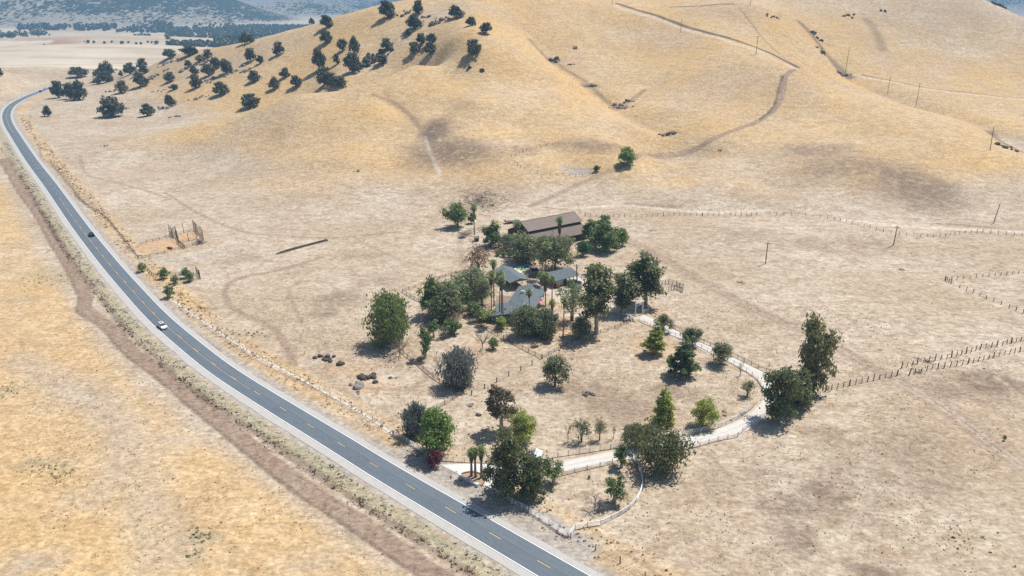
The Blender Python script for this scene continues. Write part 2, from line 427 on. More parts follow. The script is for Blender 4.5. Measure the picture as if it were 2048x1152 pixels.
two_track('path', TR_LEFT, 1.9, .25, .16)
TRK = [(1250, 478), (1330, 520), (1400, 560), (1500, 615), (1600, 660), (1700, 710), (1800, 765), (1850, 792), (1920, 838), (2000, 900), (2060, 945)]
stroke('dirt', TRK, 3.0, 0.48, 0.5); two_track('dirt', TRK, 2.6, 0.5, 0.7)
two_track('path', TRK[6:], 2.0, .5, .9)
stroke('path', [(1160, 416), (1250, 411), (1330, 418), (1430, 425), (1540, 420)], 1.7, .62)
stroke('path', [(1690, 440), (1760, 448), (1850, 455), (1960, 460), (2060, 466)], 2.2, .7)
stroke('dark', [(1870, 447), (1920, 450), (1990, 455)], 1.0, 0.8); stroke('dark', [(1255, 408), (1300, 412), (1355, 414)], 2.2, .7); stroke('dark', [(1085, 414), (1130, 420)], .8, .7)
TH1 = [(1060, 412), (1100, 396), (1150, 372), (1200, 348), (1250, 330), (1300, 312), (1420, 281), (1500, 250), (1545, 222), (1562, 195), (1568, 165), (1572, 150), (1590, 139)]
stroke('dirt', TH1[:6], 1.8, 0.7, 0.5); stroke('dirt', TH1[5:], 1.9, 0.7, 0.3); two_track('dirt', TH1[4:], 2.2, 0.5, 1.0)
stroke('gully', [(1520, 238), (1544, 218), (1554, 193), (1561, 165), (1565, 152)], 1.1, 0.8, .3)
TH2 = [(1590, 138), (1540, 113), (1500, 97), (1450, 80), (1400, 67), (1320, 40), (1230, 12)]
stroke('path', TH2, 2.2, 0.6); stroke('gully', [(x + 4, y - 5) for x, y in TH2], 2.4, 1.0, 0.25)
stroke('gully', [(1340, 14), (1400, 12), (1465, 8)], 1.6, 0.8)
stroke('gully', [(1478, 15), (1520, 70), (1558, 108)], 0.7, .7)
stroke('path', [(1690, 146), (1760, 160), (1850, 178), (1950, 190), (2060, 202)], 1.2, 0.8); stroke('gully', [(1725, 149), (1760, 157), (1850, 175), (1950, 187), (2010, 195)], 0.9, 0.8)
for L, hw, k in (([(160, 310), (170, 345), (200, 358), (280, 378), (340, 398)], .8, .45), ([(330, 385), (400, 428), (480, 462), (560, 471), (660, 476), (740, 469), (800, 464)], .9, .5),
                 ([(640, 515), (560, 540), (480, 556), (450, 580), (460, 610), (500, 635), (545, 655), (570, 690), (590, 730)], 1.2, .5), ([(700, 470), (800, 520), (900, 545)], .7, .35),
                 ([(700, 600), (640, 560), (580, 575), (600, 640), (650, 690), (660, 760), (720, 800)], .9, .3), ([(940, 460), (920, 480), (925, 520), (935, 545)], 1.6, .35),
                 ([(700, 770), (780, 780), (850, 760), (820, 700), (770, 690)], .8, .35), ([(936, 388), (930, 405)], .5, .5), ([(1155, 405), (1162, 430)], .5, .5),
                 ([(62, 225), (60, 250), (80, 298), (84, 315)], .45, .8), ([(84, 315), (130, 355), (160, 398), (200, 425)], .5, .6), ([(100, 318), (150, 370), (185, 410), (215, 438)], .4, .5),
                 ([(1260, 490), (1320, 505), (1500, 560)], .4, .3), ([(1345, 865), (1420, 910), (1460, 955)], .4, .4)):
    stroke('dirt', L, hw, min(1, k * 1.5))
stroke('path', [(345, 600), (380, 625), (420, 652), (460, 678), (500, 705), (540, 728), (600, 757), (650, 783), (690, 806), (740, 836), (785, 868)], 0.75, 1.0, 0.4)
stroke('dirt', [(338, 603), (372, 628), (412, 655), (452, 682), (530, 730), (600, 764), (650, 790), (730, 838)], 0.45, .6)
stroke('gully', [(395, 668), (415, 685), (440, 702)], .5, .6)
stroke('gully', [(100, 322), (112, 338), (140, 372), (158, 392)], .9, .6)
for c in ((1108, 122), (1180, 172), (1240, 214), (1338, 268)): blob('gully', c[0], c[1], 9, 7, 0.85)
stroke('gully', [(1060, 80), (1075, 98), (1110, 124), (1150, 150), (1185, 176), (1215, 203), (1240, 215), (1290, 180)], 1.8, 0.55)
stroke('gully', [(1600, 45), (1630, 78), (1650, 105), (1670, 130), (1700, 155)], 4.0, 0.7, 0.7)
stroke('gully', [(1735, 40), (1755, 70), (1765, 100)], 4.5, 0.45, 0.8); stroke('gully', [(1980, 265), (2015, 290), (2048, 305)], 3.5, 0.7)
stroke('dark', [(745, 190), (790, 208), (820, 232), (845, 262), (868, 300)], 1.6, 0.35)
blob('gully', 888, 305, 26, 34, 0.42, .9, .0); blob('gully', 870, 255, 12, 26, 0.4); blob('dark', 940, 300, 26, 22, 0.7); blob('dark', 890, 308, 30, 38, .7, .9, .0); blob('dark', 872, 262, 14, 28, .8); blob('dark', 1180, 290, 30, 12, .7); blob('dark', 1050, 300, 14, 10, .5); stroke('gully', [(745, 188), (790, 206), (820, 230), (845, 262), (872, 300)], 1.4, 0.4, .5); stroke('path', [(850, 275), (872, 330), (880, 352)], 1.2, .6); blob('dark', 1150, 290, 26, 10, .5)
blob('grey', 1150, 343, 11, 7, 0.9); blob('dark', 1165, 340, 10, 5, .6); blob('dark', 820, 250, 10, 30, .3)
blob('gully', 1832, 372, 24, 36, 0.25); blob('dark', 1830, 372, 30, 40, 0.7); blob('dark', 1700, 330, 30, 22, 0.6); blob('dark', 1630, 300, 30, 20, 0.6); blob('dark', 1500, 470, 25, 16, 0.3); blob('dark', 1660, 490, 30, 14, 0.3)
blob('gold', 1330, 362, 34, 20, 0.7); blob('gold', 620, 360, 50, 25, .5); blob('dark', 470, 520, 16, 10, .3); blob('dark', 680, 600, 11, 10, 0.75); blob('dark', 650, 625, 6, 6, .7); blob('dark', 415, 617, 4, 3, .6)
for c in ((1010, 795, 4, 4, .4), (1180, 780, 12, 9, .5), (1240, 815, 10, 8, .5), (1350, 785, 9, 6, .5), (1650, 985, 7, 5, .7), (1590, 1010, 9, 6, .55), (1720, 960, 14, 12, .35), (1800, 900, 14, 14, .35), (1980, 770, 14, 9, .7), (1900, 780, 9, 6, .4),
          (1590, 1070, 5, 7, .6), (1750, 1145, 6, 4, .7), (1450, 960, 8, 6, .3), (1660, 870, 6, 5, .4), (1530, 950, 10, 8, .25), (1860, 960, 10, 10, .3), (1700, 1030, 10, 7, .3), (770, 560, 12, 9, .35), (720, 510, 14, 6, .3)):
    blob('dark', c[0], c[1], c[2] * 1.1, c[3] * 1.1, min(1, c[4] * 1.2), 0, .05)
blob('soil', 322, 492, 10, 9, 0.85, .6, .5); blob('soil', 385, 470, 7, 8, 0.85, 0, .5); blob('soil', 290, 565, 5, 3.0, .7); blob('soil', 275, 540, 4, 4, .6)
for c in ((1040, 535, 12, 10, .35), (1120, 655, 9, 12, .6), (1115, 610, 8, 7, .5), (1050, 650, 10, 8, .45), (880, 580, 12, 10, .5), (1010, 500, 14, 8, .5), (1330, 700, 12, 9, .45), (1290, 690, 8, 6, .4), (1130, 510, 14, 10, .3),
          (960, 690, 12, 9, .3), (1000, 640, 10, 8, .25), (1310, 625, 5, 5, .5), (745, 775, 8, 5, .45), (690, 740, 10, 5, .4), (1080, 690, 9, 6, .35), (955, 950, 3, 2, .9), (940, 600, 8, 6, .3)):
    blob('soil', *c)
for c in ((1130, 590, 8, 9, .8), (1160, 570, 7, 9, .7), (1180, 600, 9, 9, .6), (1010, 575, 5, 6, .6), (1110, 585, 5, 8, .7), (1205, 590, 10, 8, .5)): blob('path', *c)
stroke('path', [(1095, 628), (1115, 629), (1150, 631), (1200, 620)], .55, 1.0); stroke('path', [(985, 619), (1003, 620)], .5, 1.0)
stroke('path', [(1140, 545), (1158, 556), (1175, 575), (1195, 600), (1240, 622), (1275, 632)], 2.2, .9)
stroke('grey', [(820, 905), (860, 925), (900, 948), (950, 978), (1010, 1005), (1070, 1035), (1120, 1065), (1160, 1095)], 3.4, 0.9, .5)
stroke('grey', [(380, 520), (430, 505), (480, 500)], 4, .25); blob('grey', 330, 520, 22, 6, .4); blob('grey', 300, 575, 4, 4, .5)
for c in ((400, 1075, 4.5, 3, 1), (390, 1110, 2, 3, .7), (110, 560, 12, 8, .5), (50, 600, 10, 6, .4), (90, 540, 8, 10, .4), (60, 930, 6, 4, .5), (20, 780, 5, 5, .4), (130, 930, 5, 4, .5), (8, 390, 6, 8, .5)): blob('verge', *c)
stroke('grey', [(40, 720), (110, 760), (200, 810), (250, 870), (270, 960), (310, 1050), (330, 1110)], 5.0, 0.42, 0.8)
blob('grey', 240, 960, 14, 14, .35); blob('grey', 50, 1130, 9, 6, .45); blob('grey', 620, 1130, 9, 6, .3); blob('grey', 330, 880, 14, 9, .3)

V = np.c_[TX, TY, TZ]
GM, t = new_mat('dry grass ground')
a1 = nd(t, 'ShaderNodeAttribute', attribute_name='cover_a'); a2 = nd(t, 'ShaderNodeAttribute', attribute_name='cover_b')
s1 = nd(t, 'ShaderNodeSeparateColor', ins={0: a1.outputs['Color']}); s2 = nd(t, 'ShaderNodeSeparateColor', ins={0: a2.outputs['Color']})
pos = nd(t, 'ShaderNodeNewGeometry').outputs['Position']
stretch = nd(t, 'ShaderNodeMapping', ins={0: pos, 3: (0.62, 0.9, 1.6)}).outputs[0]
nf = noise(t, stretch, 1.1, 6, 0.74, .3); nm_ = noise(t, stretch, 0.26, 5, 0.66, .6); nl = noise(t, pos, 0.022, 4, 0.6)
nx = noise(t, pos, 2.0, 5, 0.75)
terr = nd(t, 'ShaderNodeMapping', ins={0: pos, 3: (0.03, 0.03, 1.6)}).outputs[0]
nterr = noise(t, terr, 1.0, 4, 0.62, 1.2)
pale = mix(t, ramp(t, nl, 0.36, 0.64), (0.455, 0.36, 0.26), (0.56, 0.475, 0.375))
pale = mix(t, ramp(t, nm_, 0.42, 0.72), pale, (0.36, 0.265, 0.18))
gold = mix(t, ramp(t, nl, 0.35, 0.65), (0.60, 0.405, 0.19), (0.63, 0.46, 0.26))
gold = mix(t, ramp(t, nm_, 0.40, 0.70), gold, (0.52, 0.34, 0.16))
gold = mix(t, math_(t, 'MULTIPLY', ramp(t, nterr, 0.5, 0.75), 0.6), gold, (0.36, 0.245, 0.14))
base = mix(t, s1.outputs[0], pale, gold)
def lay(base, m, col, soft=(0.2, 0.7), nz=nf, k=0.5):
    f = math_(t, 'ADD', m, math_(t, 'MULTIPLY', math_(t, 'SUBTRACT', nz, 0.5), math_(t, 'MULTIPLY', ramp(t, m, 0.0, 0.25), k)), True)
    return mix(t, f, base, col)
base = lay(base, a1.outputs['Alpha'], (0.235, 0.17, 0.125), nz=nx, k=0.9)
base = lay(base, s2.outputs[1], (0.56, 0.36, 0.20))
base = lay(base, s2.outputs[2], mix(t, ramp(t, nx, .45, .6), (0.43, 0.37, 0.26), (0.31, 0.28, 0.18)), nz=nx, k=.8)
base = lay(base, s2.outputs[0], (0.40, 0.36, 0.32))
base = lay(base, s1.outputs[2], (0.66, 0.575, 0.48), k=.4)
base = lay(base, s1.outputs[1], mix(t, nf, (0.25, 0.175, 0.128), (0.36, 0.265, 0.20)), k=.35)
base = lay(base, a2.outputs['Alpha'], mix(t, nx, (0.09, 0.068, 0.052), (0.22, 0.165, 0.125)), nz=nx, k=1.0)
spk = ramp(t, nx, 0.62, 0.72)
base = mix(t, math_(t, 'MULTIPLY', spk, 0.5), base, (0.24, 0.185, 0.13))
con = nd(t, 'ShaderNodeMapRange', ins={0: nf, 1: 0.33, 2: 0.68, 3: 0.60, 4: 1.26}).outputs[0]
mot = noise(t, pos, 0.42, 4, 0.68, .5)
con = math_(t, 'MULTIPLY', con, nd(t, 'ShaderNodeMapRange', ins={0: mot, 1: 0.36, 2: 0.56, 3: 0.82, 4: 1.03}).outputs[0])
base = mix(t, 1.0, base, nd(t, 'ShaderNodeCombineColor', ins={0: con, 1: con, 2: con}).outputs[0], 'MULTIPLY')
hgt = math_(t, 'ADD', math_(t, 'MULTIPLY', nf, 0.35), math_(t, 'ADD', math_(t, 'MULTIPLY', nx, 0.25), math_(t, 'MULTIPLY', nm_, 1.8)))
hgt = math_(t, 'ADD', hgt, math_(t, 'MULTIPLY', math_(t, 'MULTIPLY', nterr, s1.outputs[0]), 0.9))
bump = nd(t, 'ShaderNodeBump', ins={'Strength': 0.75, 'Distance': 0.5, 'Height': hgt}).outputs[0]
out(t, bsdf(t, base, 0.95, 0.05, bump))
me = big_mesh('ground', V, F, GM)
for nm2, ks in (('cover_a', ('gold', 'dirt', 'path', 'dark')), ('cover_b', ('grey', 'soil', 'verge', 'gully'))):
    at = me.attributes.new(nm2, 'FLOAT_COLOR', 'POINT')
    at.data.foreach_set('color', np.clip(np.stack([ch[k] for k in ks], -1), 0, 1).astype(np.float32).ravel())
me.polygons.foreach_set('use_smooth', [True] * len(me.polygons))
tag(link('ground', me), kind='structure')
# the valley and the mountains beyond
rr = np.geomspace(1085, 11500, 420); az = np.radians(np.linspace(-50, 50, 620))
FX = (rr[:, None] * np.sin(az)).ravel(); FY = (rr[:, None] * np.cos(az)).ravel()
FZ = far_z(FX, FY); kk = ss(np.hypot(FX * .9, FY), 1010, 1250)
near = kk < 1; FZ[near] = hfun(FX[near], FY[near])
FZ -= 1.2 * (1 - ss(np.hypot(FX, FY), 1100, 1200))
idx = np.arange(len(FX)).reshape(len(rr), len(az))
F2 = np.stack([idx[:-1, :-1], idx[:-1, 1:], idx[1:, 1:], idx[1:, :-1]], -1).reshape(-1, 4)
MM, t = new_mat('far hills')
pos = nd(t, 'ShaderNodeNewGeometry').outputs['Position']
a1 = nd(t, 'ShaderNodeAttribute', attribute_name='woods')
sc1 = nd(t, 'ShaderNodeSeparateColor', ins={0: a1.outputs['Color']})
flat = nd(t, 'ShaderNodeMapping', ins={0: pos, 3: (1, .45, 1)}).outputs[0]
n1 = noise(t, flat, 0.012, 5, 0.65); n2 = noise(t, flat, 0.075, 3, 0.7); n3 = noise(t, flat, 0.004, 4)
g = mix(t, ramp(t, n3, .38, .62), (0.44, 0.36, 0.27), (0.57, 0.49, 0.39))
g = mix(t, math_(t, 'MULTIPLY', ramp(t, noise(t, nd(t, 'ShaderNodeMapping', ins={0: pos, 3: (.25, 1.6, 1)}).outputs[0], 0.02, 4, .6), .46, .62), .6), g, (0.37, 0.29, 0.205))
g = mix(t, math_(t, 'MULTIPLY', ramp(t, n1, .5, .7), sc1.outputs[1]), g, (0.70, 0.64, 0.60))
g = mix(t, math_(t, 'MULTIPLY', ramp(t, n3, .52, .62), math_(t, 'MULTIPLY', sc1.outputs[1], .7)), g, (0.55, 0.29, 0.2))
trees = ramp(t, math_(t, 'ADD', n2, math_(t, 'ADD', math_(t, 'MULTIPLY', math_(t, 'SUBTRACT', n1, .5), .6), math_(t, 'MULTIPLY', math_(t, 'SUBTRACT', sc1.outputs[0], .5), .55))), 0.48, 0.56)
g = mix(t, ramp(t, sc1.outputs[0], .02, .3), g, mix(t, n1, (0.24, 0.215, 0.17), (0.42, 0.375, 0.31)))
g = mix(t, math_(t, 'MULTIPLY', trees, ramp(t, sc1.outputs[0], 0.02, .2)), g, (0.035, 0.042, 0.03))
g = mix(t, sc1.outputs[2], g, (0.34, 0.18, 0.11))
out(t, bsdf(t, g, .95, .05, nd(t, 'ShaderNodeBump', ins={'Strength': .5, 'Distance': 6.0, 'Height': n1}).outputs[0]))
me = big_mesh('mountains', np.c_[FX, FY, FZ], F2, MM)
wd = np.zeros((len(FX), 4)); wd[:, 3] = 1
def e2(cx, cy, rx, ry): return np.exp(-(((FX - cx) / rx) ** 2 + ((FY - cy) / ry) ** 2))
bse = np.interp(FY, [0, 900, 1200, 1650, 2000, 2600, 3000, 3500, 5000], [0, 0, -4, -24, -35, -48, -57, -62, -66])
mt = ss(FZ - bse, 5, 26) * ss(FY, 2500, 2900)
wd[:, 0] = np.clip(mt * (0.44 + 0.8 * fbm(FX, FY, 500, 3, 61)) + 0.36 * mt * e2(-1500, 3700, 400, 420) + .10 * e2(-2250, 3400, 550, 500), 0, 1)
wd[:, 1] = np.clip(1.3 * e2(-2250, 3400, 650, 650), 0, 1)
wd[:, 2] = np.clip(1.0 * e2(-1010, 1750, 90, 40) + .9 * e2(-1180, 1850, 300, 45) + .8 * e2(-860, 1560, 25, 90), 0, .8) * (fbm(FX, FY, 60, 3, 8) > -.1)
me.attributes.new('woods', 'FLOAT_COLOR', 'POINT').data.foreach_set('color', wd.astype(np.float32).ravel())
me.polygons.foreach_set('use_smooth', [True] * len(me.polygons))
tag(link('mountains', me), kind='structure')

# ------------------------------------------------------------------ highway, markings, drive
def ribbon(name, line, lo, hi, dz, mat, parent=None, cross=2, zfun=None, step=3.0, wav=0.0, seed=0):
    L = np.asarray(line, float)
    T = np.gradient(L, axis=0); T /= np.linalg.norm(T, axis=1)[:, None] + 1e-9
    N = np.c_[-T[:, 1], T[:, 0]]
    s = np.r_[0, np.cumsum(np.linalg.norm(np.diff(L, axis=0), axis=1))]
    lo = np.broadcast_to(lo, len(L)) + wav * 2 * (vn(s / 4, s * 0, seed) - .5); hi = np.broadcast_to(hi, len(L)) + wav * 2 * (vn(s / 3, s * 0 + 9, seed) - .5)
    V = []; uv = []
    for k in range(cross):
        w = lo + (hi - lo) * k / (cross - 1)
        P = L + N * w[:, None]
        z = (hfun(P[:, 0], P[:, 1]) if zfun is None else zfun(P[:, 0], P[:, 1])) + dz
        V.append(np.c_[P, z]); uv.append(np.c_[w, s])
    m_ = len(L)
    V = np.concatenate(V); uv = np.concatenate(uv)
    F = [(k * m_ + i, k * m_ + i + 1, (k + 1) * m_ + i + 1, (k + 1) * m_ + i)[::-1] for k in range(cross - 1) for i in range(m_ - 1)]
    o = mesh_obj(name, V, F, mat, parent)
    u = o.data.uv_layers.new(name='UVMap')
    li = np.array([l.vertex_index for l in o.data.loops]); u.data.foreach_set('uv', uv[li].astype(np.float32).ravel())
    return o
AS, t = new_mat('asphalt')
uvn = nd(t, 'ShaderNodeUVMap').outputs[0]; pos = nd(t, 'ShaderNodeNewGeometry').outputs['Position']
su = nd(t, 'ShaderNodeSeparateXYZ', ins={0: uvn}).outputs[0]
lane = math_(t, 'ABSOLUTE', math_(t, 'SUBTRACT', math_(t, 'ABSOLUTE', su), 1.6))            # middle of each lane
wear = ramp(t, math_(t, 'ABSOLUTE', math_(t, 'SUBTRACT', lane, 0.75)), 0.45, 0.0)              # the two wheel paths
long_ = noise(t, nd(t, 'ShaderNodeMapping', ins={0: uvn, 3: (1.2, 0.035, 1)}).outputs[0], 2.0, 4, .6)
c = mix(t, long_, (0.068, 0.092, 0.118), (0.125, 0.158, 0.19))
c = mix(t, math_(t, 'MULTIPLY', wear, .3), c, (0.13, 0.155, 0.18))
c = mix(t, math_(t, 'MULTIPLY', ramp(t, noise(t, pos, 0.09, 4, .6), .5, .7), .5), c, (0.06, 0.078, 0.096))
c = mix(t, ramp(t, noise(t, pos, 5, 2), .3, .9), c, (0.15, 0.17, 0.19))
c = mix(t, math_(t, 'MULTIPLY', math_(t, 'LESS_THAN', su, 0.0), .28), c, (0.16, 0.19, 0.215))
c = mix(t, math_(t, 'MULTIPLY', math_(t, 'LESS_THAN', math_(t, 'ABSOLUTE', math_(t, 'ADD', su, .3)), .07), .6), c, (.045, .055, .065))
ck = noise(t, nd(t, 'ShaderNodeMapping', ins={0: uvn, 3: (.5, .12, 1)}).outputs[0], 1.3, 5, .7, 2.0)
c = mix(t, math_(t, 'MULTIPLY', math_(t, 'LESS_THAN', math_(t, 'ABSOLUTE', math_(t, 'SUBTRACT', ck, .5)), .006), .6), c, (.04, .045, .05))
out(t, bsdf(t, c, .85, .25))
SH, t = new_mat('chip seal shoulder'); pos = nd(t, 'ShaderNodeNewGeometry').outputs['Position']
c = mix(t, noise(t, pos, .5, 5, .65), (0.36, 0.345, 0.325), (0.52, 0.49, 0.455)); c = mix(t, ramp(t, noise(t, pos, 4, 3), .5, .8), c, (.25, .25, .25))
out(t, bsdf(t, c, .9, .1))
M_WLINE = plain_mat('worn white road paint', (.78, .78, .78), .1, 1.5); M_YLINE = plain_mat('worn yellow road paint', (.62, .41, .15), .2, 1.5)
zr = lambda x, y: np.zeros(len(x))
hw = tag(empty('highway', (0, 0, 0)), kind='structure')
tag(hw, 'two lane highway')
del hw['label']
ribbon('shoulder', ROADC, -4.7, 5.3, 0.0, SH, hw, 2, zr, wav=.18)
ribbon('carriageway', ROADC, -3.3, 3.3, 0.012, AS, hw, 3, zr)
ribbon('edge_line', ROADC, 3.02, 3.22, 0.02, M_WLINE, hw, 2, zr); ribbon('edge_line', ROADC, -3.22, -3.02, 0.02, M_WLINE, hw, 2, zr)
cum = np.r_[0, np.cumsum(np.linalg.norm(np.diff(ROADC, axis=0), axis=1))]
def along(s): return np.c_[np.interp(s, cum, ROADC[:, 0]), np.interp(s, cum, ROADC[:, 1])]
def s_of(px, py):
    w = np.array(at_z(px, py)[:2]); return cum[np.argmin(((ROADC - w) ** 2).sum(1))]
sd0 = s_of(*ROAD_PX[3]); s_a, s_b = s_of(500, 777), s_of(120, 397)
k = -6
while sd0 + k * 12.19 < cum[-1] - 10:
    s0 = sd0 + k * 12.19 - 0.3
    if 4 < s0: ribbon('lane_dash', along(np.linspace(s0, s0 + 3.05, 4)), -0.075, 0.075, 0.02, M_YLINE, hw, 2, zr)
    k += 1
ribbon('centre_line', along(np.arange(s_a, s_b, 3)), 0.14, 0.24, 0.02, M_YLINE, hw, 2, zr)
ribbon('centre_line', along(np.arange(s_of(28, 267), cum[-1] - 2, 3)), 0.14, 0.26, 0.02, M_YLINE, hw, 2, zr)

GV, t = new_mat('white crushed stone drive'); pos = nd(t, 'ShaderNodeNewGeometry').outputs['Position']; uvn = nd(t, 'ShaderNodeUVMap').outputs[0]
c = mix(t, noise(t, pos, .6, 5, .65), (0.48, 0.46, 0.43), (0.64, 0.62, 0.585)); c = mix(t, ramp(t, noise(t, nd(t, 'ShaderNodeMapping', ins={0: uvn, 3: (1.5, .05, 1)}).outputs[0], 1.0, 4), .5, .7), c, (.50, .45, .39))
su = nd(t, 'ShaderNodeSeparateXYZ', ins={0: uvn}).outputs[0]; au = math_(t, 'ABSOLUTE', su); ed = math_(t, 'ADD', au, math_(t, 'MULTIPLY', math_(t, 'SUBTRACT', noise(t, pos, .9, 4, .7), .5), 1.6))
c = mix(t, math_(t, 'MULTIPLY', ramp(t, ed, 1.55, 2.1), .85), c, (.47, .37, .27)); c = mix(t, math_(t, 'MULTIPLY', ramp(t, ed, .45, .1), .4), c, (.44, .38, .31))
out(t, bsdf(t, c, .95, .1))
DR = smooth(W2((1281, 634), (1300, 641), (1325, 655), (1375, 678), (1440, 709), (1500, 738), (1530, 757), (1541, 782), (1540, 805), (1520, 828), (1490, 848), (1440, 868), (1395, 880), (1300, 899), (1200, 918), (1120, 934), (1040, 945), (985, 948)), 1.5)
tag(ribbon('driveway', DR, -2.1, 2.1, 0.05, GV, None, 4, wav=.55, seed=3), kind='structure')
CC, t = new_mat('pale concrete'); pos = nd(t, 'ShaderNodeNewGeometry').outputs['Position']
c = mix(t, noise(t, pos, .35, 5, .6), (0.50, 0.495, 0.48), (0.64, 0.63, 0.61)); c = mix(t, ramp(t, noise(t, pos, .12, 3), .5, .75), c, (.5, .49, .47)); out(t, bsdf(t, c, .8, .2))
ap = W2((881, 930), (950, 927), (1015, 927), (1075, 930), (1090, 945), (1050, 960), (1012, 975), (1003, 985), (985, 978), (955, 966), (920, 950))
tag(mesh_obj('apron', [(x, y, .075) for x, y in ap] + [(x, y, -.1) for x, y in ap], [tuple(range(11)), *[(i, i + 11, (i + 1) % 11 + 11, (i + 1) % 11) for i in range(11)]], CC), kind='structure')

# ------------------------------------------------------------------ the air: blue summer haze over the valley
HZ = bpy.data.materials.new('summer haze'); HZ.use_nodes = True; HZ.node_tree.nodes.clear(); t = HZ.node_tree
pv = nd(t, 'ShaderNodeVolumePrincipled', ins={'Color': (0.37, 0.67, 1.0, 1), 'Density': 0.00018, 'Anisotropy': 0.0})
ho = nd(t, 'ShaderNodeOutputMaterial'); t.links.new(pv.outputs[0], ho.inputs['Volume'])
tag(MB().box(-12500, 12500, -300, 12500, -90, 760).build('haze', HZ), kind='stuff')

# ------------------------------------------------------------------ plants
BARK = plain_mat('grey brown bark', (.16, .125, .10), .35, 2.0, bump=.4); BARKP = plain_mat('pale eucalyptus bark', (.40, .35, .30), .35, .8)
DEADW = plain_mat('bleached dead twigs', (.30, .25, .22), .3, 2.0)
L_OAK = leaf_mat('oak leaves', (0.067, 0.089, 0.046), (0.135, 0.154, 0.081)); L_OAKP = leaf_mat('dusty oak leaves', (0.164, 0.174, 0.097), (0.251, 0.241, 0.135))
L_EUC = leaf_mat('eucalyptus leaves', (0.130, 0.160, 0.060), (0.280, 0.300, 0.120)); L_EUCD = leaf_mat('dark eucalyptus leaves', (0.115, 0.155, 0.060), (0.265, 0.300, 0.120))
L_EUCB = leaf_mat('bronzed eucalyptus leaves', (0.172, 0.162, 0.094), (0.319, 0.270, 0.160))
L_GRN = leaf_mat('bright pine needles', (0.134, 0.258, 0.049), (0.330, 0.466, 0.098)); L_LIME = leaf_mat('yellow green needles', (0.245, 0.343, 0.062), (0.514, 0.588, 0.147))
L_PINE = leaf_mat('pine needles', (0.110, 0.170, 0.050), (0.260, 0.320, 0.105)); L_OLV = leaf_mat('olive leaves', (0.125, 0.162, 0.072), (0.295, 0.335, 0.165))
L_BLUE = leaf_mat('blue grey leaves', (0.141, 0.171, 0.161), (0.302, 0.332, 0.312)); L_SAGE = leaf_mat('grey green feathery leaves', (0.155, 0.205, 0.100), (0.315, 0.365, 0.185))
L_DGRN = leaf_mat('deep green leaves', (0.049, 0.134, 0.045), (0.123, 0.270, 0.073)); L_MID = leaf_mat('mid green leaves', (0.098, 0.183, 0.053), (0.245, 0.343, 0.098))
L_RED = leaf_mat('crimson bougainvillea', (0.174, 0.022, 0.038), (0.326, 0.055, 0.087)); L_PEP = leaf_mat('pepper tree leaves', (0.147, 0.221, 0.073), (0.319, 0.405, 0.147))
L_DRY = leaf_mat('withered brown leaves', (0.235, 0.152, 0.097), (0.372, 0.276, 0.179)); L_PALM = leaf_mat('palm fronds', (0.132, 0.223, 0.066), (0.342, 0.447, 0.132)); L_SKIRT = leaf_mat('dry palm skirt', (0.209, 0.165, 0.116), (0.341, 0.275, 0.198))
L_CYC = leaf_mat('yellow green shrub leaves', (0.196, 0.294, 0.073), (0.466, 0.539, 0.147))

def quads(C, Nn, size, rng, asp=1.0, down=0.0):
    k = len(C)
    rnd = rng.normal(size=(k, 3)); u = np.cross(Nn, rnd); u /= np.linalg.norm(u, axis=1)[:, None] + 1e-9
    if down: u = u * (1 - down) + np.array([0, 0, -1.0]) * down; u /= np.linalg.norm(u, axis=1)[:, None]
    v = np.cross(Nn, u); v /= np.linalg.norm(v, axis=1)[:, None] + 1e-9
    s_ = (size * np.clip(rng.lognormal(-.05, .42, k), .3, 2.0))[:, None] * .5
    a = u * s_ * asp; b = v * s_
    V = np.stack([C - a - b * .6, C + a * .2 - b, C + a + b * .5, C - a * .2 + b], 1).reshape(-1, 3)
    return V, np.arange(4 * k).reshape(-1, 4)
def crown_mesh(name, blobs, nleaf, leaf, mat, seed, nsub=14, tight=.26, asp=1.3, down=0.0, hang=0.0, up=.25):
    rng = np.random.default_rng(seed)
    B = np.array(blobs, float); wt = (B[:, 3] * B[:, 4] + B[:, 3] * B[:, 5]) ** 1.0; wt /= wt.sum()
    Cs, Ns = [], []
    for b, w in zip(B, wt):
        m = max(12, int(nleaf * w)); k = max(4, int(nsub * rng.uniform(.7, 1.3)))
        d = rng.normal(size=(k, 3)); d[:, 2] += up; d /= np.linalg.norm(d, axis=1)[:, None]
        sub = d * rng.uniform(.55, 1.0, (k, 1)); wk = rng.uniform(.3, 1.0, k); wk /= wk.sum()
        pick = rng.choice(k, m, p=wk)
        p = sub[pick] + rng.normal(size=(m, 3)) * tight * np.array([1, 1, .75])
        if hang: p[:, 2] -= hang * rng.uniform(0, 1, m) ** 1.5
        nrm = .55 * p + .3 * d[pick] + rng.normal(size=(m, 3)) * .7 + np.array([0, 0, .45]); nrm /= np.linalg.norm(nrm, axis=1)[:, None]
        Cs.append(b[:3] + p * b[3:6]); Ns.append(nrm)
    C = np.concatenate(Cs); Nn = np.concatenate(Ns)
    C[:, 2] = np.maximum(C[:, 2], .12)
    V, F = quads(C, Nn, leaf, rng, asp, down)
    return big_mesh(name, V, F, mat)
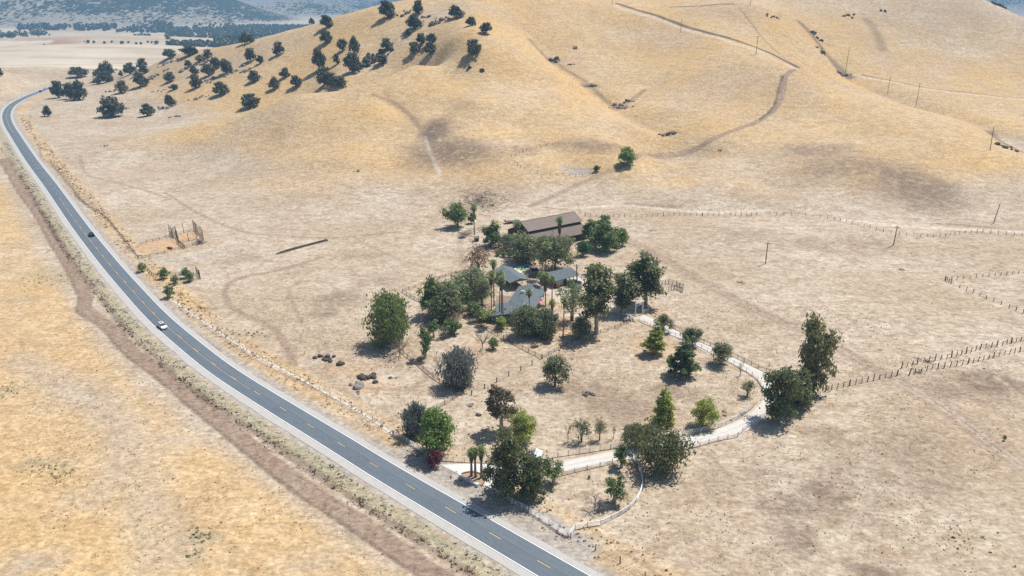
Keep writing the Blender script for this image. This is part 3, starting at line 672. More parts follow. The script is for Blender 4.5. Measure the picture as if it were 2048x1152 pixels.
def trunk_mesh(name, H, r, blobs, mat, seed, fork=.35, lean=(0, 0), stems=1):
    rng = random.Random(seed); mb = MB()
    for q in range(stems):
        ox, oy = (0, 0) if stems == 1 else (rng.uniform(-.8, .8), rng.uniform(-.8, .8))
        f = Vector((lean[0] * fork + ox * .6, lean[1] * fork + oy * .6, H * fork))
        mb.tube([(ox * .4, oy * .4, -.3), (ox * .45 + lean[0] * fork * .4, oy * .5, H * fork * .5), f], [r * 1.25, r, r * .85], 7)
        for b in blobs[q::stems]:
            e = Vector(b[:3]); m = f.lerp(e, .5) + Vector((rng.uniform(-.4, .4), rng.uniform(-.4, .4), rng.uniform(-.2, .5)))
            mb.tube([f - Vector((0, 0, .15)), m, e], [r * .6, r * .38, r * .14], 5)
            for _ in range(3):
                e2_ = e + Vector((rng.uniform(-1, 1) * b[3] * .7, rng.uniform(-1, 1) * b[4] * .7, rng.uniform(-.2, .8) * b[5]))
                mb.tube([m.lerp(e, .6), e2_], [r * .2, r * .06], 4)
    o = mb.build(name, mat); me = o.data; bpy.data.objects.remove(o); return me
def ring(rng, n_, rad, z, zj, br, brz, jit=.25):
    return [(math.cos(6.283 * i / n_ + rng.uniform(-.3, .3)) * rad * rng.uniform(1 - jit, 1 + jit), math.sin(6.283 * i / n_ + rng.uniform(-.3, .3)) * rad * rng.uniform(1 - jit, 1 + jit),
             z + rng.uniform(-zj, zj), br * rng.uniform(.75, 1.2), br * rng.uniform(.75, 1.2), brz * rng.uniform(.8, 1.2)) for i in range(n_)]
KIND = {}                                     # kind -> list of (crown mesh, trunk mesh, nominal width, nominal height)
def reg(kind, W0, H0, cm, tm): KIND.setdefault(kind, []).append((cm, tm, W0, H0))
def mk_oak(kind, seed, mat):
    g = random.Random(seed)
    bl = ring(g, 6, 3.2, 3.3, .8, 2.2, 1.9) + ring(g, 4, 1.6, 5.9, .7, 2.1, 1.7) + [(g.uniform(-3.4, 3.4), g.uniform(-1, 1), 2.0, 1.9, 1.9, 1.3), (0, 0, 4.2, 2.2, 2.2, 2.0)]
    reg(kind, 10.4, 8.2, crown_mesh('crown', bl, 1900, .62, mat, seed, 10, .3), trunk_mesh('trunk', 8, .38, bl, BARK, seed, .3))
for i in range(6): mk_oak('oak', 100 + i, L_OAK)
for i in range(2): mk_oak('oakp', 120 + i, L_OAKP)
def mk_euc(kind, seed, mat, H=15, Wd=9, nb=13, dens=4200, trunk=BARKP, leaf=.5, lean=.8, st=.33):
    g = random.Random(seed); bl = []
    for i in range(nb):
        z = H * (st + (.93 - st) * (i + .5) / nb) + g.uniform(-.5, .5); q = (z / H - st) / (1 - st)
        rad = Wd * .36 * (1 - .55 * abs(q - .35) * 1.4); a = i * 2.4 + g.uniform(-.6, .6)
        b = Wd * g.uniform(.11, .21)
        bl.append((math.cos(a) * rad * g.uniform(.3, 1) + lean * q, math.sin(a) * rad * g.uniform(.3, 1), z, b, b, b * g.uniform(.8, 1.25)))
    reg(kind, Wd, H, crown_mesh('crown', bl, int(dens * 1.35), leaf * .62, mat, seed, 6, .38, 1.7, .35, .5), trunk_mesh('trunk', H, .42, bl, trunk, seed, .28, (lean, .3)))
for i in range(3): mk_euc('euc', 200 + i, L_EUC)
for i in range(3): mk_euc('eucd', 210 + i, L_EUCD, nb=15, dens=5200)
for i in range(2): mk_euc('eucb', 220 + i, L_EUCB, H=12, Wd=8, nb=9, dens=2800)
for i in range(3): mk_euc('eucl', 240 + i, [L_EUC, L_EUCD, L_EUC][i], H=13, Wd=11, nb=16, dens=4600, st=.14)
mk_euc('slender', 230, L_MID, H=9, Wd=5, nb=8, dens=1300, leaf=.4, lean=.2)
mk_euc('slender', 231, L_PEP, H=8, Wd=5, nb=7, dens=1100, leaf=.4, lean=.4)
def mk_round(kind, seed, mat, W0, H0, dens, leaf, trunk=BARK, base=.5, nb=6, hang=0.0, down=0.0, tight=.27, top=1.0, nsub=16, tr=.25, asp=1.3, stems=1, lump=.2):
    g = random.Random(seed); h = H0 - base; bl = []
    ax, ay = g.uniform(-.06, .06) * W0, g.uniform(-.06, .06) * W0
    for i in range(nb * 2 + 3):
        q = (i + .5) / (nb * 2 + 3); b = W0 * lump * g.uniform(.7, 1.25); a = i * 2.4 + g.uniform(-.5, .5)
        pr = math.sqrt(max(0, 1 - abs(2 * q - .85) ** 2.2 * .72)) * (top if q > .6 else 1)
        rad = max(0, W0 * .5 * pr - b * .85) * g.uniform(.55, 1.08)
        bl.append((math.cos(a) * rad + ax * q, math.sin(a) * rad + ay * q, base + b * .7 + q * (h - b * 1.5), b, b, b * g.uniform(.75, 1.15)))
    if kind != 'dusk': bl.append((0, 0, base + h * .48, W0 * .24, W0 * .24, h * .30))
    reg(kind, W0, H0, crown_mesh('crown', bl, int(dens * 1.5), leaf * .62, mat, seed, max(5, nsub // 2), tight + .04, asp, down, hang), trunk_mesh('trunk', H0, tr, bl[::2], trunk, seed, .25, stems=stems))
for i in range(2): mk_round('pepper', 300 + i, L_PEP, 14, 14, 6500, .5, base=1.2, hang=.9, down=.6, asp=2.2, nb=7)
mk_round('pepperd', 303, L_EUC, 14, 14, 7000, .5, base=1.0, hang=.9, down=.5, asp=2.0, nb=7)
for i in range(2): mk_round('weep', 310 + i, L_BLUE, 11, 10.5, 5200, .42, base=.2, hang=.9, down=.65, asp=2.2)
for i in range(3): mk_round('pine', 320 + i, L_GRN, 9, 9.5, 6000, .42, base=.6, tight=.19, nsub=28)
for i in range(2): mk_round('limeball', 330 + i, L_LIME, 8, 8, 5000, .34, base=.5, tight=.18, nsub=30)
for i in range(3): mk_round('olive', 340 + i, L_OLV, 7, 6.5, 3000, .36, base=1.0, nb=5, tight=.3, nsub=10)
for i in range(3): mk_round('green', 350 + i, L_MID, 8, 7.5, 3600, .42, base=.8, nb=5, nsub=11)
for i in range(2): mk_round('deep', 355 + i, L_DGRN, 6, 5.5, 2600, .36, base=.4, nb=5, nsub=14)
for i in range(3): mk_round('sage', 360 + i, L_SAGE, 10, 9, 4800, .42, base=.8, hang=.5, down=.4, asp=2.0, nb=6, tight=.33)
for i in range(2): mk_round('bigolive', 365 + i, L_OLV, 13, 11, 5500, .45, base=1.0, nb=7, nsub=12)
for i in range(2): mk_round('dusk', 370 + i, L_OLV if i else L_EUC, 12, 8, 4000, .42, base=1.2, top=1.25, hang=.5, down=.4, asp=1.9, nb=7, tight=.32)
for i in range(3): mk_round('shrub', 380 + i, L_MID, 3.4, 3, 1000, .26, base=.1, nb=5, nsub=9, tr=.07, stems=3)
for i in range(2): mk_round('cycad', 384 + i, L_CYC, 3.4, 2.6, 900, .3, base=.1, nb=5, nsub=9, tr=.07, stems=3)
mk_round('red', 390, L_RED, 4.5, 4.5, 1800, .3, base=.1, nb=5, nsub=11, tr=.07, stems=3)
for i in range(2): mk_round('thinolive', 394 + i, L_OLV, 6, 5.5, 900, .32, base=1.2, nb=5, nsub=7, tr=.16, stems=2)
for i in range(2): mk_round('dryleaf', 397 + i, L_DRY, 8, 8, 1400, .34, base=1.5, nb=6, nsub=8, tr=.22, stems=2)
for i in range(2): mk_round('airy', 400 + i, L_SAGE, 9, 8.5, 1700, .36, base=2.0, nb=6, nsub=8, tr=.24, stems=2, tight=.34)
def mk_column(seed, mat, W0, H0, dens):
    g = random.Random(seed); bl = []
    for i in range(9):
        q = i / 8; rr_ = W0 * .5 * (1 - q) ** .65 * .72 + .35
        for j in range(3 if q < .8 else 1):
            a = j * 2.1 + i; bl.append((math.cos(a) * rr_ * .5, math.sin(a) * rr_ * .5, .9 + q * (H0 - 1.5), rr_ * .7, rr_ * .7, H0 * .085))
    reg('column', W0, H0, crown_mesh('crown', bl, dens, .34, mat, seed, 8, .28, 1.4, 0, 0, .5), trunk_mesh('trunk', H0, .2, bl[-2:], BARK, seed, .6))
mk_column(410, L_LIME, 6, 11, 4200)
def mk_pine(seed, mat, W0, H0, dens):
    g = random.Random(seed); bl = []
    for i in range(8):
        q = i / 7; L = W0 * .5 * (1 - q * .8) * (.7 if i == 0 else 1)
        for j in range(6 if q < .7 else 3):
            a = j * 6.283 / 6 + i * .7 + g.uniform(-.3, .3); l = L * g.uniform(.6, 1.0)
            bl.append((math.cos(a) * l * .72, math.sin(a) * l * .72, 1.6 + q * (H0 - 2.2) + g.uniform(-.3, .3), l * .42, l * .42, H0 * .05))
    reg('whorl', W0, H0, crown_mesh('crown', bl, dens, .36, mat, seed, 5, .3, 1.4, 0, 0, .4), trunk_mesh('trunk', H0, .26, [b for b in bl[::2]], BARK, seed, .75))
mk_pine(420, L_PINE, 10, 10.5, 4800)
mk_pine(421, L_LIME, 8, 8.5, 5200)
def mk_bare(kind, seed, H, Wd, mat, n1_=7, fan=1.0, droop=0.0):
    g = random.Random(seed); mb = MB()
    mb.tube([(0, 0, -.2), (0, .05, H * .3), (.1, 0, H * .5)], [.11, .09, .06], 5)
    def br(p, d, l, r_, lv):
        q = p + d * l * .5 + Vector((g.uniform(-.1, .1), g.uniform(-.1, .1), g.uniform(-.05, .1))) * l; e = q + (d + Vector((0, 0, -droop * .6))).normalized() * l * .5
        mb.tube([p, q, e], [r_, r_ * .7, r_ * .35], 4)
        if lv:
            for _ in range(4):
                dd = (d + Vector((g.uniform(-1, 1), g.uniform(-1, 1), g.uniform(-.4, .8) - droop))).normalized(); br(p.lerp(e, g.uniform(.3, 1)), dd, l * .55, r_ * .5, lv - 1)
    for i in range(n1_):
        a = i * 2.4; d = Vector((math.cos(a) * fan, math.sin(a) * fan, g.uniform(.5, 1.6))).normalized()
        br(Vector((0, 0, H * g.uniform(.15, .5))), d, Wd * .5 * g.uniform(.7, 1.1), .05, 2)
    o = mb.build('trunk', mat); me = o.data; bpy.data.objects.remove(o); reg(kind, Wd, H, None, me)
for i in range(3): mk_bare('bare', 430 + i, 5.5, 3.2, DEADW, 8, .6)
mk_bare('barebush', 434, 3.2, 5, DEADW, 13, 1.3); mk_bare('barebush', 435, 3.4, 5, DEADW, 13, 1.3)
mk_bare('bareweep', 436, 4, 4, DEADW, 14, .9, .9)
RNG = random.Random(7)
ROOTNAME = {'oak': 'oak_tree', 'oakp': 'oak_tree', 'euc': 'eucalyptus_tree', 'eucd': 'eucalyptus_tree', 'eucb': 'eucalyptus_tree', 'eucl': 'eucalyptus_tree', 'slender': 'young_tree', 'pepper': 'pepper_tree', 'pepperd': 'pepper_tree', 'weep': 'weeping_tree', 'pine': 'pine_tree', 'limeball': 'pine_tree',
            'olive': 'olive_tree', 'green': 'leafy_tree', 'deep': 'leafy_tree', 'sage': 'feathery_tree', 'bigolive': 'leafy_tree', 'dusk': 'feathery_tree', 'shrub': 'shrub', 'cycad': 'shrub', 'red': 'bougainvillea_bush', 'thinolive': 'young_tree', 'dryleaf': 'withered_tree', 'airy': 'feathery_tree',
            'column': 'conifer_tree', 'whorl': 'pine_tree', 'bare': 'bare_tree', 'barebush': 'bare_bush', 'bareweep': 'bare_bush'}
CATN = {'shrub': 'shrub', 'bougainvillea_bush': 'bush', 'bare_bush': 'bush'}
CNT = {}
def height_for(w, topy):
    lo, hi = 0.3, 40.0
    for _ in range(30):
        m = (lo + hi) / 2
        if proj(w[0], w[1], w[2] + m)[1] > topy: lo = m
        else: hi = m
    return lo
def tree(kind, bx, by, topy, wpx, label, group=None, var=None, fat=1.0):
    w = px2w(bx, by); i = CNT.get(kind, 0); CNT[kind] = i + 1
    cm, tm, W0, H0 = KIND[kind][(i if var is None else var) % len(KIND[kind])]
    d = proj(*w)[2]; h = max(.5, height_for(w, topy)); wd = wpx * d / FPX
    nm3 = ROOTNAME[kind]
    o = empty(nm3, (w[0], w[1], w[2] - .03), RNG.uniform(0, 6.28), label, CATN.get(nm3, 'tree'), group)
    o.scale = (wd / W0 * fat, wd / W0 * fat, h / H0)
    link('trunk', tm, o)
    if cm: link('crown', cm, o)
    return o
OAKS = [  # base x, base y, width, height in picture pixels, kind, label
 (158,155,36,21,'oak','low wide oak alone on the flat beyond the road bend'),
 (118,196,27,36,'oak','tall oak at the road end of the three-tree clump by the bend'),
 (141,198,27,31,'oak','middle oak of the three-tree clump by the road bend'),
 (160,200,37,41,'oak','broadest oak of the clump by the road bend, on its uphill end'),
 (213,158,38,34,'oak','big oak crown standing behind a second one at the foot of the slope'),
 (212,165,26,24,'oak','oak tucked in front of the big crown at the foot of the slope'),
 (194,168,18,12,'oak','small low oak beside the big pair at the foot of the slope'),
 (260,149,24,24,'oak','open crowned oak on the lower slope between two clumps'),
 (284,136,21,19,'oak','topmost oak of a short column of three on the lower slope'),
 (288,147,20,18,'oak','middle oak of a short column of three on the lower slope'),
 (282,174,29,31,'oak','largest and lowest oak of the column of three on the lower slope'),
 (245,186,24,27,'oakp','dusty pale oak with a thin crown near the lower slope rocks'),
 (242,153,8,13,'oak','tiny narrow sapling oak between two larger crowns'),
 (340,164,22,20,'oak','round solitary oak among scattered dark boulders'),
 (349,179,21,11,'oak','low dark scrub oak flattened among the boulders'),
 (224,234,50,39,'oak','broad double-crowned oak low on the pale plain'),
 (295,232,29,27,'oak','rounded oak on the plain beside a pile of boulders'),
 (340,213,21,24,'oak','oak rising out of a grey boulder pile on the plain'),
 (96,233,18,23,'oak','lone small oak standing near the highway fence'),
 (340,116,27,18,'oak','dome shaped oak where the hill foot meets the pale valley'),
 (380,111,34,21,'oak','wide oak on the low skyline in front of the orchards'),
 (415,115,19,16,'oak','small oak with a visible trunk just under the low skyline'),
 (399,124,18,15,'oakp','pale greyish oak under the low skyline'),
 (377,134,16,15,'oak','little umbrella shaped oak above the boulder field'),
 (389,149,19,18,'oak','oak at the upper edge of the boulder field'),
 (431,137,23,24,'oak','tall oak at the back of the boulder field thicket'),
 (417,152,27,24,'oak','spreading oak in the middle of the boulder field thicket'),
 (453,147,26,30,'oak','ragged oak growing out of a heap of pale boulders'),
 (392,176,24,26,'oak','ragged open oak below the boulder field thicket'),
 (441,190,34,29,'oak','big round oak above a flat pale outcrop'),
 (489,88,20,23,'oak','dense oak breaking the skyline above the valley orchards'),
 (500,86,16,19,'oak','smaller twin of the dense oak on the skyline above the orchards'),
 (502,123,23,27,'oak','tall oak with a smaller neighbour below the skyline'),
 (521,127,16,17,'oak','small oak just downhill of its tall neighbour'),
 (557,110,23,26,'oak','oak on bare slope with a long shadow below the skyline'),
 (509,163,27,24,'oak','round oak halfway up the slope beside small dark rocks'),
 (549,178,24,24,'oak','leaning oak in the pair on bare grass, the lower one'),
 (570,156,21,22,'oak','upright oak in the pair on bare grass, the upper one'),
 (593,175,23,24,'oak','solitary oak just past the pair on bare grass'),
 (500,216,39,29,'oak','wide irregular oak on the crest of the golden spur'),
 (654,56,27,26,'oak','upper one of two touching oaks high on the ridge line'),
 (653,86,28,27,'oak','lower one of two touching oaks high on the ridge line'),
 (623,42,12,6,'oak','tiny oak top peeping over the ridge skyline'),
 (686,101,20,25,'oak','upright oak between the ridge pair and the wooded gully'),
 (639,141,26,43,'oak','tallest narrow oak at the head of the wooded gully'),
 (649,170,39,36,'oak','spreading oak at the bottom of the wooded gully'),
 (674,129,13,21,'oak','thin little oak on the grass beside the wooded gully'),
 (676,172,38,21,'oak','low mass of oak scrub filling the gully bottom'),
 (709,107,23,34,'oak','narrow oak pair growing as one above the wooded gully'),
 (704,146,31,44,'oak','tall dark oak at the shaded side of the wooded gully'),
 (772,99,22,23,'oak','oak above the dark rock band of the upper gully'),
 (765,127,32,18,'oak','brushy oak wedged under the dark rock band'),
 (775,37,35,36,'oak','large full oak alone on the high skyline'),
 (836,28,23,30,'oak','oak cut by the top of the hill beside jagged rocks'),
 (829,58,34,30,'oak','large oak just below the jagged summit rocks'),
 (817,71,18,15,'oak','small bushy oak downhill of the summit rocks'),
 (842,88,20,22,'oak','upper oak of four clustered on the open ridge'),
 (829,107,27,24,'oak','widest oak of four clustered on the open ridge'),
 (863,85,25,18,'oak','flat topped oak of four clustered on the open ridge'),
 (860,109,28,28,'oak','lowest oak of four clustered on the open ridge'),
 (911,36,30,26,'oak','dense square crowned oak near the hilltop'),
 (941,52,20,20,'oak','little mushroom shaped oak below the hilltop'),
 (972,67,24,22,'oak','oak furthest along the hilltop toward the open grass'),
 (946,110,35,32,'oak','big isolated oak on the open face of the central hill'),
 (0,152,14,18,'oak','solitary oak on the bank above the outside of the road bend'),
]
TREES = [  # base x, base y, top y, width, kind, label, variant
 (783,688,585,104,'pepper','big weeping pepper tree with a long shadow on the dry field',0),
 (850,717,652,36,'slender','slender young tree with an open crown beside the wire fence',0),
 (918,770,690,80,'weep','large blue grey weeping tree with branches to the ground',0),
 (1110,772,715,64,'olive','round grey green olive alone in the middle paddock',0),
 (875,905,815,82,'pine','round bright green pine beside the highway fence',0),
 (832,872,804,58,'weep','grey green tree tucked behind the round bright pine',1),
 (1003,858,768,70,'eucb','bronze leaved twin crowned eucalyptus in the lower paddock',0),
 (1047,886,820,64,'limeball','light green ball shaped pine behind the entrance eucalyptus',0),
 (1006,992,872,98,'eucl','tall grey trunked eucalyptus at the driveway mouth',0),
 (1062,990,903,90,'eucl','darker eucalyptus overhanging the drive beside the tall one',1),
 (1107,968,925,46,'slender','light green young tree at the outer edge of the entrance grove',1),
 (1243,935,888,36,'slender','yellowish slim tree standing by the lower drive rail',0),
 (1318,940,856,98,'dusk','wide dusky tree spreading over the curve of the drive',0),
 (1270,894,846,58,'dusk','smaller dusky tree joined to the wide one over the drive',1),
 (1326,848,769,48,'column','tall narrow yellow green conifer beside the drive',0),
 (1405,853,797,58,'limeball','light green ball shaped pine close to the white rail fence',1),
 (1362,752,670,76,'whorl','broad layered pine with a dark trunk in the upper paddock',0),
 (1309,708,644,56,'whorl','dense yellow green pine with stacked skirts of needles',1),
 (1325,662,630,38,'olive','small dark olive on the drive just below the gate arch',1),
 (1384,692,655,48,'olive','olive leaning over the drive midway along the straight',2),
 (1440,729,687,54,'olive','wide grey olive closest to the bend on the drive straight',0),
 (1480,752,714,24,'bare','small leafless tree beside the upper drive rail',0),
 (1494,792,758,36,'thinolive','scrubby half bare tree inside the drive bend',0),
 (1552,840,735,90,'eucl','eucalyptus rooted at the outer bend of the drive, white trunk showing',1),
 (1596,818,742,72,'eucl','shaded eucalyptus between the two shaded eucalyptus between',1),
 (1624,787,634,92,'eucl','tallest eucalyptus at the drive bend, rising above its neighbours',2),
 (1613,808,786,20,'cycad','small pale green bush under the drive bend eucalyptus',0),
 (1228,1005,948,50,'slender','light feathery green tree inside the curved white fence',1),
 (1189,1020,972,40,'bareweep','grey leafless weeping bush inside the curved white fence',0),
 (868,934,900,34,'red','crimson bougainvillea at the corner of the white entrance fence',0),
 (1193,668,535,92,'euc','big open eucalyptus with forked pale trunk by the yard fence',2),
 (1291,608,505,88,'eucd','tall dark eucalyptus behind the gate arch',2),
 (1243,625,552,78,'euc','grey eucalyptus between the forked giant and the gate arch',0),
 (1050,672,608,66,'sage','dark feathery tree hiding the front of the house',0),
 (1085,672,616,62,'sage','lighter feathery tree beside the one hiding the house front',1),
 (1164,676,634,56,'bigolive','squat grey green tree under the forked eucalyptus',0),
 (1144,642,572,66,'airy','thin twiggy tree with sparse grey leaves by the yard path',0),
 (895,637,562,86,'sage','bluish feathery tree at the front of the yard grove',2),
 (872,630,558,66,'green','dark green tree at the field side of the yard grove',0),
 (920,617,558,64,'green','mid green tree in the centre of the yard grove',1),
 (945,594,536,86,'sage','pale feathery tree at the back of the yard grove',0),
 (965,612,556,56,'airy','airy grey tree between the grove and the palm row',1),
 (902,652,622,40,'dryleaf','yellowing bush on the front edge of the yard grove',0),
 (868,675,640,26,'slender','small green sapling beside pale thicket below the grove',1),
 (908,668,636,40,'green','pair of leafy young trees on the fence below the grove',2),
 (890,676,650,24,'thinolive','thin grey sapling between two greener young trees',1),
 (948,630,602,42,'shrub','dark green shrub mound beside the palm trunks',0),
 (968,640,622,40,'cycad','golden green hedge clump at the foot of the palm row',0),
 (1003,658,634,32,'cycad','yellow green spiky shrub at the house corner',1),
 (985,638,618,28,'cycad','golden green clump between palms and house wall',0),
 (1110,541,466,96,'bigolive','great grey green tree spreading between barn and garage',1),
 (1082,507,472,46,'sage','feathery grey tree against the barn eave',1),
 (1048,522,466,76,'sage','bright feathery tree with drooping green branches below the barn',2),
 (1015,502,468,50,'bigolive','rounded olive coloured tree between two greener ones by the barn',0),
 (982,492,446,50,'green','leafy dark tree by the barnyard corner',0),
 (998,494,470,22,'airy','small grey tree squeezed behind the leafy barnyard tree',0),
 (916,455,404,58,'green','spreading green tree alone in a pool of shade on the field',1),
 (943,447,425,20,'green','small green tree leaning on the spreading field tree',2),
 (958,545,488,62,'dryleaf','withered brown tree at the yard edge',1),
 (945,540,505,28,'bare','leafless tree standing beside the withered brown one',1),
 (1181,486,438,46,'green','leafy tree against the end wall of the barn',1),
 (1207,462,430,30,'deep','pointed deep green tree behind the barn end grove',0),
 (1190,499,453,46,'slender','pale open tree in front of the barn end grove',1),
 (1216,502,450,66,'green','largest leafy tree of the barn end grove',0),
 (1243,492,454,28,'pine','bright green tree on the outer end of the barn grove',0),
 (1167,512,480,30,'deep','dark rounded shrub tree on the barn side paddock',1),
 (1130,500,470,30,'sage','grey tree below the barn roof edge',0),
 (1186,550,528,32,'deep','compact very dark green tree past the parked car',0),
 (1140,572,558,22,'shrub','green shrub beside the garage opening',1),
 (1152,582,566,30,'shrub','large rounded shrub between garage and yard track',2),
 (1119,588,574,16,'airy','small sparse shrub at the edge of the pale yard',1),
 (340,595,570,25,'shrub','green shrub closest to the highway at the cattle pen',0),
 (351,567,550,17,'shrub','smallest shrub on the pen rail beside the highway',1),
 (329,557,533,25,'shrub','shrub on the back rail of the small pen',2),
 (373,556,535,22,'shrub','darker shrub in the touching pair in the pen corner',0),
 (381,563,543,22,'shrub','lighter shrub in the touching pair in the pen corner',1),
 (285,543,524,22,'shrub','shrub between the two cattle pens on the highway side',2),
 (1254,329,294,40,'pine','lone bright green tree by the dry pond',1),
 (1193,343,330,14,'deep','small bright bush on the bank of the dry pond',1),
 (850,645,630,26,'barebush','pale grey leafless thicket below the yard grove',0),
 (987,698,672,24,'shrub','low green shrub among dead branches in the paddock',1),
 (965,700,668,44,'barebush','leafless spreading bush in the fenced paddock',1),
 (880,745,715,40,'barebush','dead brush at the skirt of the blue grey weeping tree',0),
 (800,712,682,50,'barebush','fallen dead branches under the big pepper tree',1),
 (1136,884,838,22,'bare','tallest leafless tree in the row of four above the drive',0),
 (1165,884,838,42,'thinolive','sparsely leaved tree in the row of four above the drive',1),
 (1199,880,836,30,'airy','thin yellowish tree in the row of four above the drive',0),
 (1227,878,838,20,'bare','leafless tree ending the row of four above the drive',2),
 (2008,881,870,8,'shrub','tiny dark bush alone far out on the dry pasture',0),
 (1178,957,950,6,'shrub','tiny dark weed clump inside the curved white fence',1),
 (997,512,500,16,'shrub','low dark vine bush at the start of the barnyard row',0),
 (1008,514,502,16,'shrub','low dark vine bush in the middle of the barnyard row',1),
 (1020,514,503,14,'shrub','low dark vine bush at the end of the barnyard row',2),
 (1085,538,512,26,'bare','dark twiggy tree shading the court fence',2),
 (872,48,28,14,'bare','dead tree standing on the summit rocks',1),
]
for bx, by, wp, hp, kd, lb in OAKS:
    tree(kd, bx, by, by - hp, wp, lb, 'oaks scattered on the golden hillside')
for bx, by, ty, wp, kd, lb, vr in TREES:
    g_ = 'shrubs round the cattle pens' if kd == 'shrub' and bx < 400 else None
    tree(kd, bx, by, ty, wp, lb, g_, vr)

# fan palms: every frond a part
TRK_P = plain_mat('grey palm trunk', (.23, .18, .145), .3, 3.0, bump=.5)
def frond_mesh():
    mb = MB(); L = 1.0; rng = random.Random(3)
    mb.add([(0, -.015, 0), (.55, -.01, .06), (.55, .01, .06), (0, .015, 0)], [(0, 1, 2, 3)])
    k = 9
    for i in range(k):
        a0 = (i / k - .5) * 2.7; a1 = ((i + .72) / k - .5) * 2.7; am = (a0 + a1) / 2
        l = .62 * (1 - .25 * abs(am) / 1.8); dz = -.22 - .1 * abs(am)
        c0 = (.5, 0, .06); m0 = (.5 + math.cos(a0) * l * .6, math.sin(a0) * l * .6, .03); m1 = (.5 + math.cos(a1) * l * .6, math.sin(a1) * l * .6, .03)
        mb.add([c0, m0, m1, (.5 + math.cos(am) * l, math.sin(am) * l, dz)], [(0, 1, 2), (1, 3, 2)])
    o = mb.build('frond', L_PALM); me = o.data; bpy.data.objects.remove(o); return me
FROND = frond_mesh()
def ptrunk():
    mb = MB(); pts = [(.02 * math.sin(i * 1.3), .02 * math.cos(i), i / 10) for i in range(11)]
    mb.tube([(x * .6, y * .6, z) for x, y, z in pts], [.36 if i == 0 else .26 - .012 * i for i in range(11)], 8)
    o = mb.build('trunk', TRK_P); me = o.data; bpy.data.objects.remove(o); return me
PTR = ptrunk()
def skirt_mesh(L, seed):
    rng = np.random.default_rng(seed); k = 420
    z = -L * rng.uniform(0, 1, k) ** 1.2; a = rng.uniform(0, 6.28, k); rr_ = (.5 - .26 * (-z / L)) * rng.uniform(.6, 1.05, k)
    C = np.c_[np.cos(a) * rr_, np.sin(a) * rr_, z]; Nn = np.c_[np.cos(a), np.sin(a), .3 * np.ones(k)] + rng.normal(size=(k, 3)) * .25; Nn /= np.linalg.norm(Nn, axis=1)[:, None]
    V, F = quads(C, Nn, .34, rng, 2.4, .85); return big_mesh('skirt', V, F, L_SKIRT)
SK1, SK2, SK3 = skirt_mesh(1.3, 5), skirt_mesh(3.6, 6), skirt_mesh(2.0, 8)
PALMS = [  # base x, y, top y, crown width px, skirt, label
 (949,470,408,17,SK1,'fan palm alone at the barnyard gate'),
 (1034,491,440,20,SK2,'fan palm with a thick dry skirt at the gable of the barn'),
 (1118,494,432,18,SK2,'fan palm with a thick dry skirt against the barn roof'),
 (1091,556,484,22,SK3,'fan palm in front of the great grey tree'),
 (988,612,519,18,SK1,'highest fan palm at the back of the house palm row'),
 (983,634,542,22,SK3,'fan palm with a double dark trunk at the start of the palm row'),
 (999,640,541,20,SK1,'fan palm on a thin straight trunk second along the palm row'),
 (1003,646,556,20,SK3,'shorter fan palm in the middle of the palm row'),
 (1007,648,549,17,SK1,'fan palm on a leaning trunk at the house end of the palm row'),
 (1058,650,578,16,SK1,'fan palm rising over the house roof'),
 (1082,592,543,18,SK1,'fan palm at the corner of the garage yard'),
 (1091,628,545,20,SK2,'tall fan palm with a heavy grey skirt in the front yard'),
 (1104,606,552,17,SK1,'thin fan palm beside the heavy skirted one'),
 (1103,682,599,17,SK3,'fan palm on the front fence line of the yard'),
 (1126,676,595,17,SK1,'fan palm beside the twiggy tree on the front fence line'),
 (943,953,897,23,SK3,'first of three short fan palms in the entrance planter, next to the sign wall'),
 (951,955,896,20,SK3,'middle one of the three short fan palms in the entrance planter'),
 (963,956,893,24,SK3,'stoutest of the three short fan palms in the entrance planter'),
]
for i, (bx, by, ty, cw, sk, lb) in enumerate(PALMS):
    w = px2w(bx, by); d = proj(*w)[2]; rad = cw * d / FPX * .6; H = height_for(w, ty) - rad * .75
    g = random.Random(900 + i)
    o = empty('palm_tree', w, g.uniform(0, 6.28), lb, 'palm', 'fan palms of the ranch')
    tk = 1.25 if by > 900 else .85
    ln = .4 if 'leaning' in lb else g.uniform(-.15, .15)
    link('trunk', PTR, o, (0, 0, -.2), (0, ln * .12, 0), (tk, tk, H + .2))
    top = (math.sin(ln * .12) * H, 0, H)
    link('skirt', sk, o, top, None, (rad / 1.5,) * 2 + (min(rad / 1.5, H / 4.2) if sk is SK2 else rad / 1.5,))
    for j in range(24):
        e_ = -0.75 + 2.1 * (j / 23) ** .9 + g.uniform(-.12, .12)
        s_ = rad / 1.12 * g.uniform(.85, 1.1)
        link('frond', FROND, o, top, (g.uniform(-.35, .35), -e_, j * 2.4 + g.uniform(-.2, .2)), (s_,) * 3)
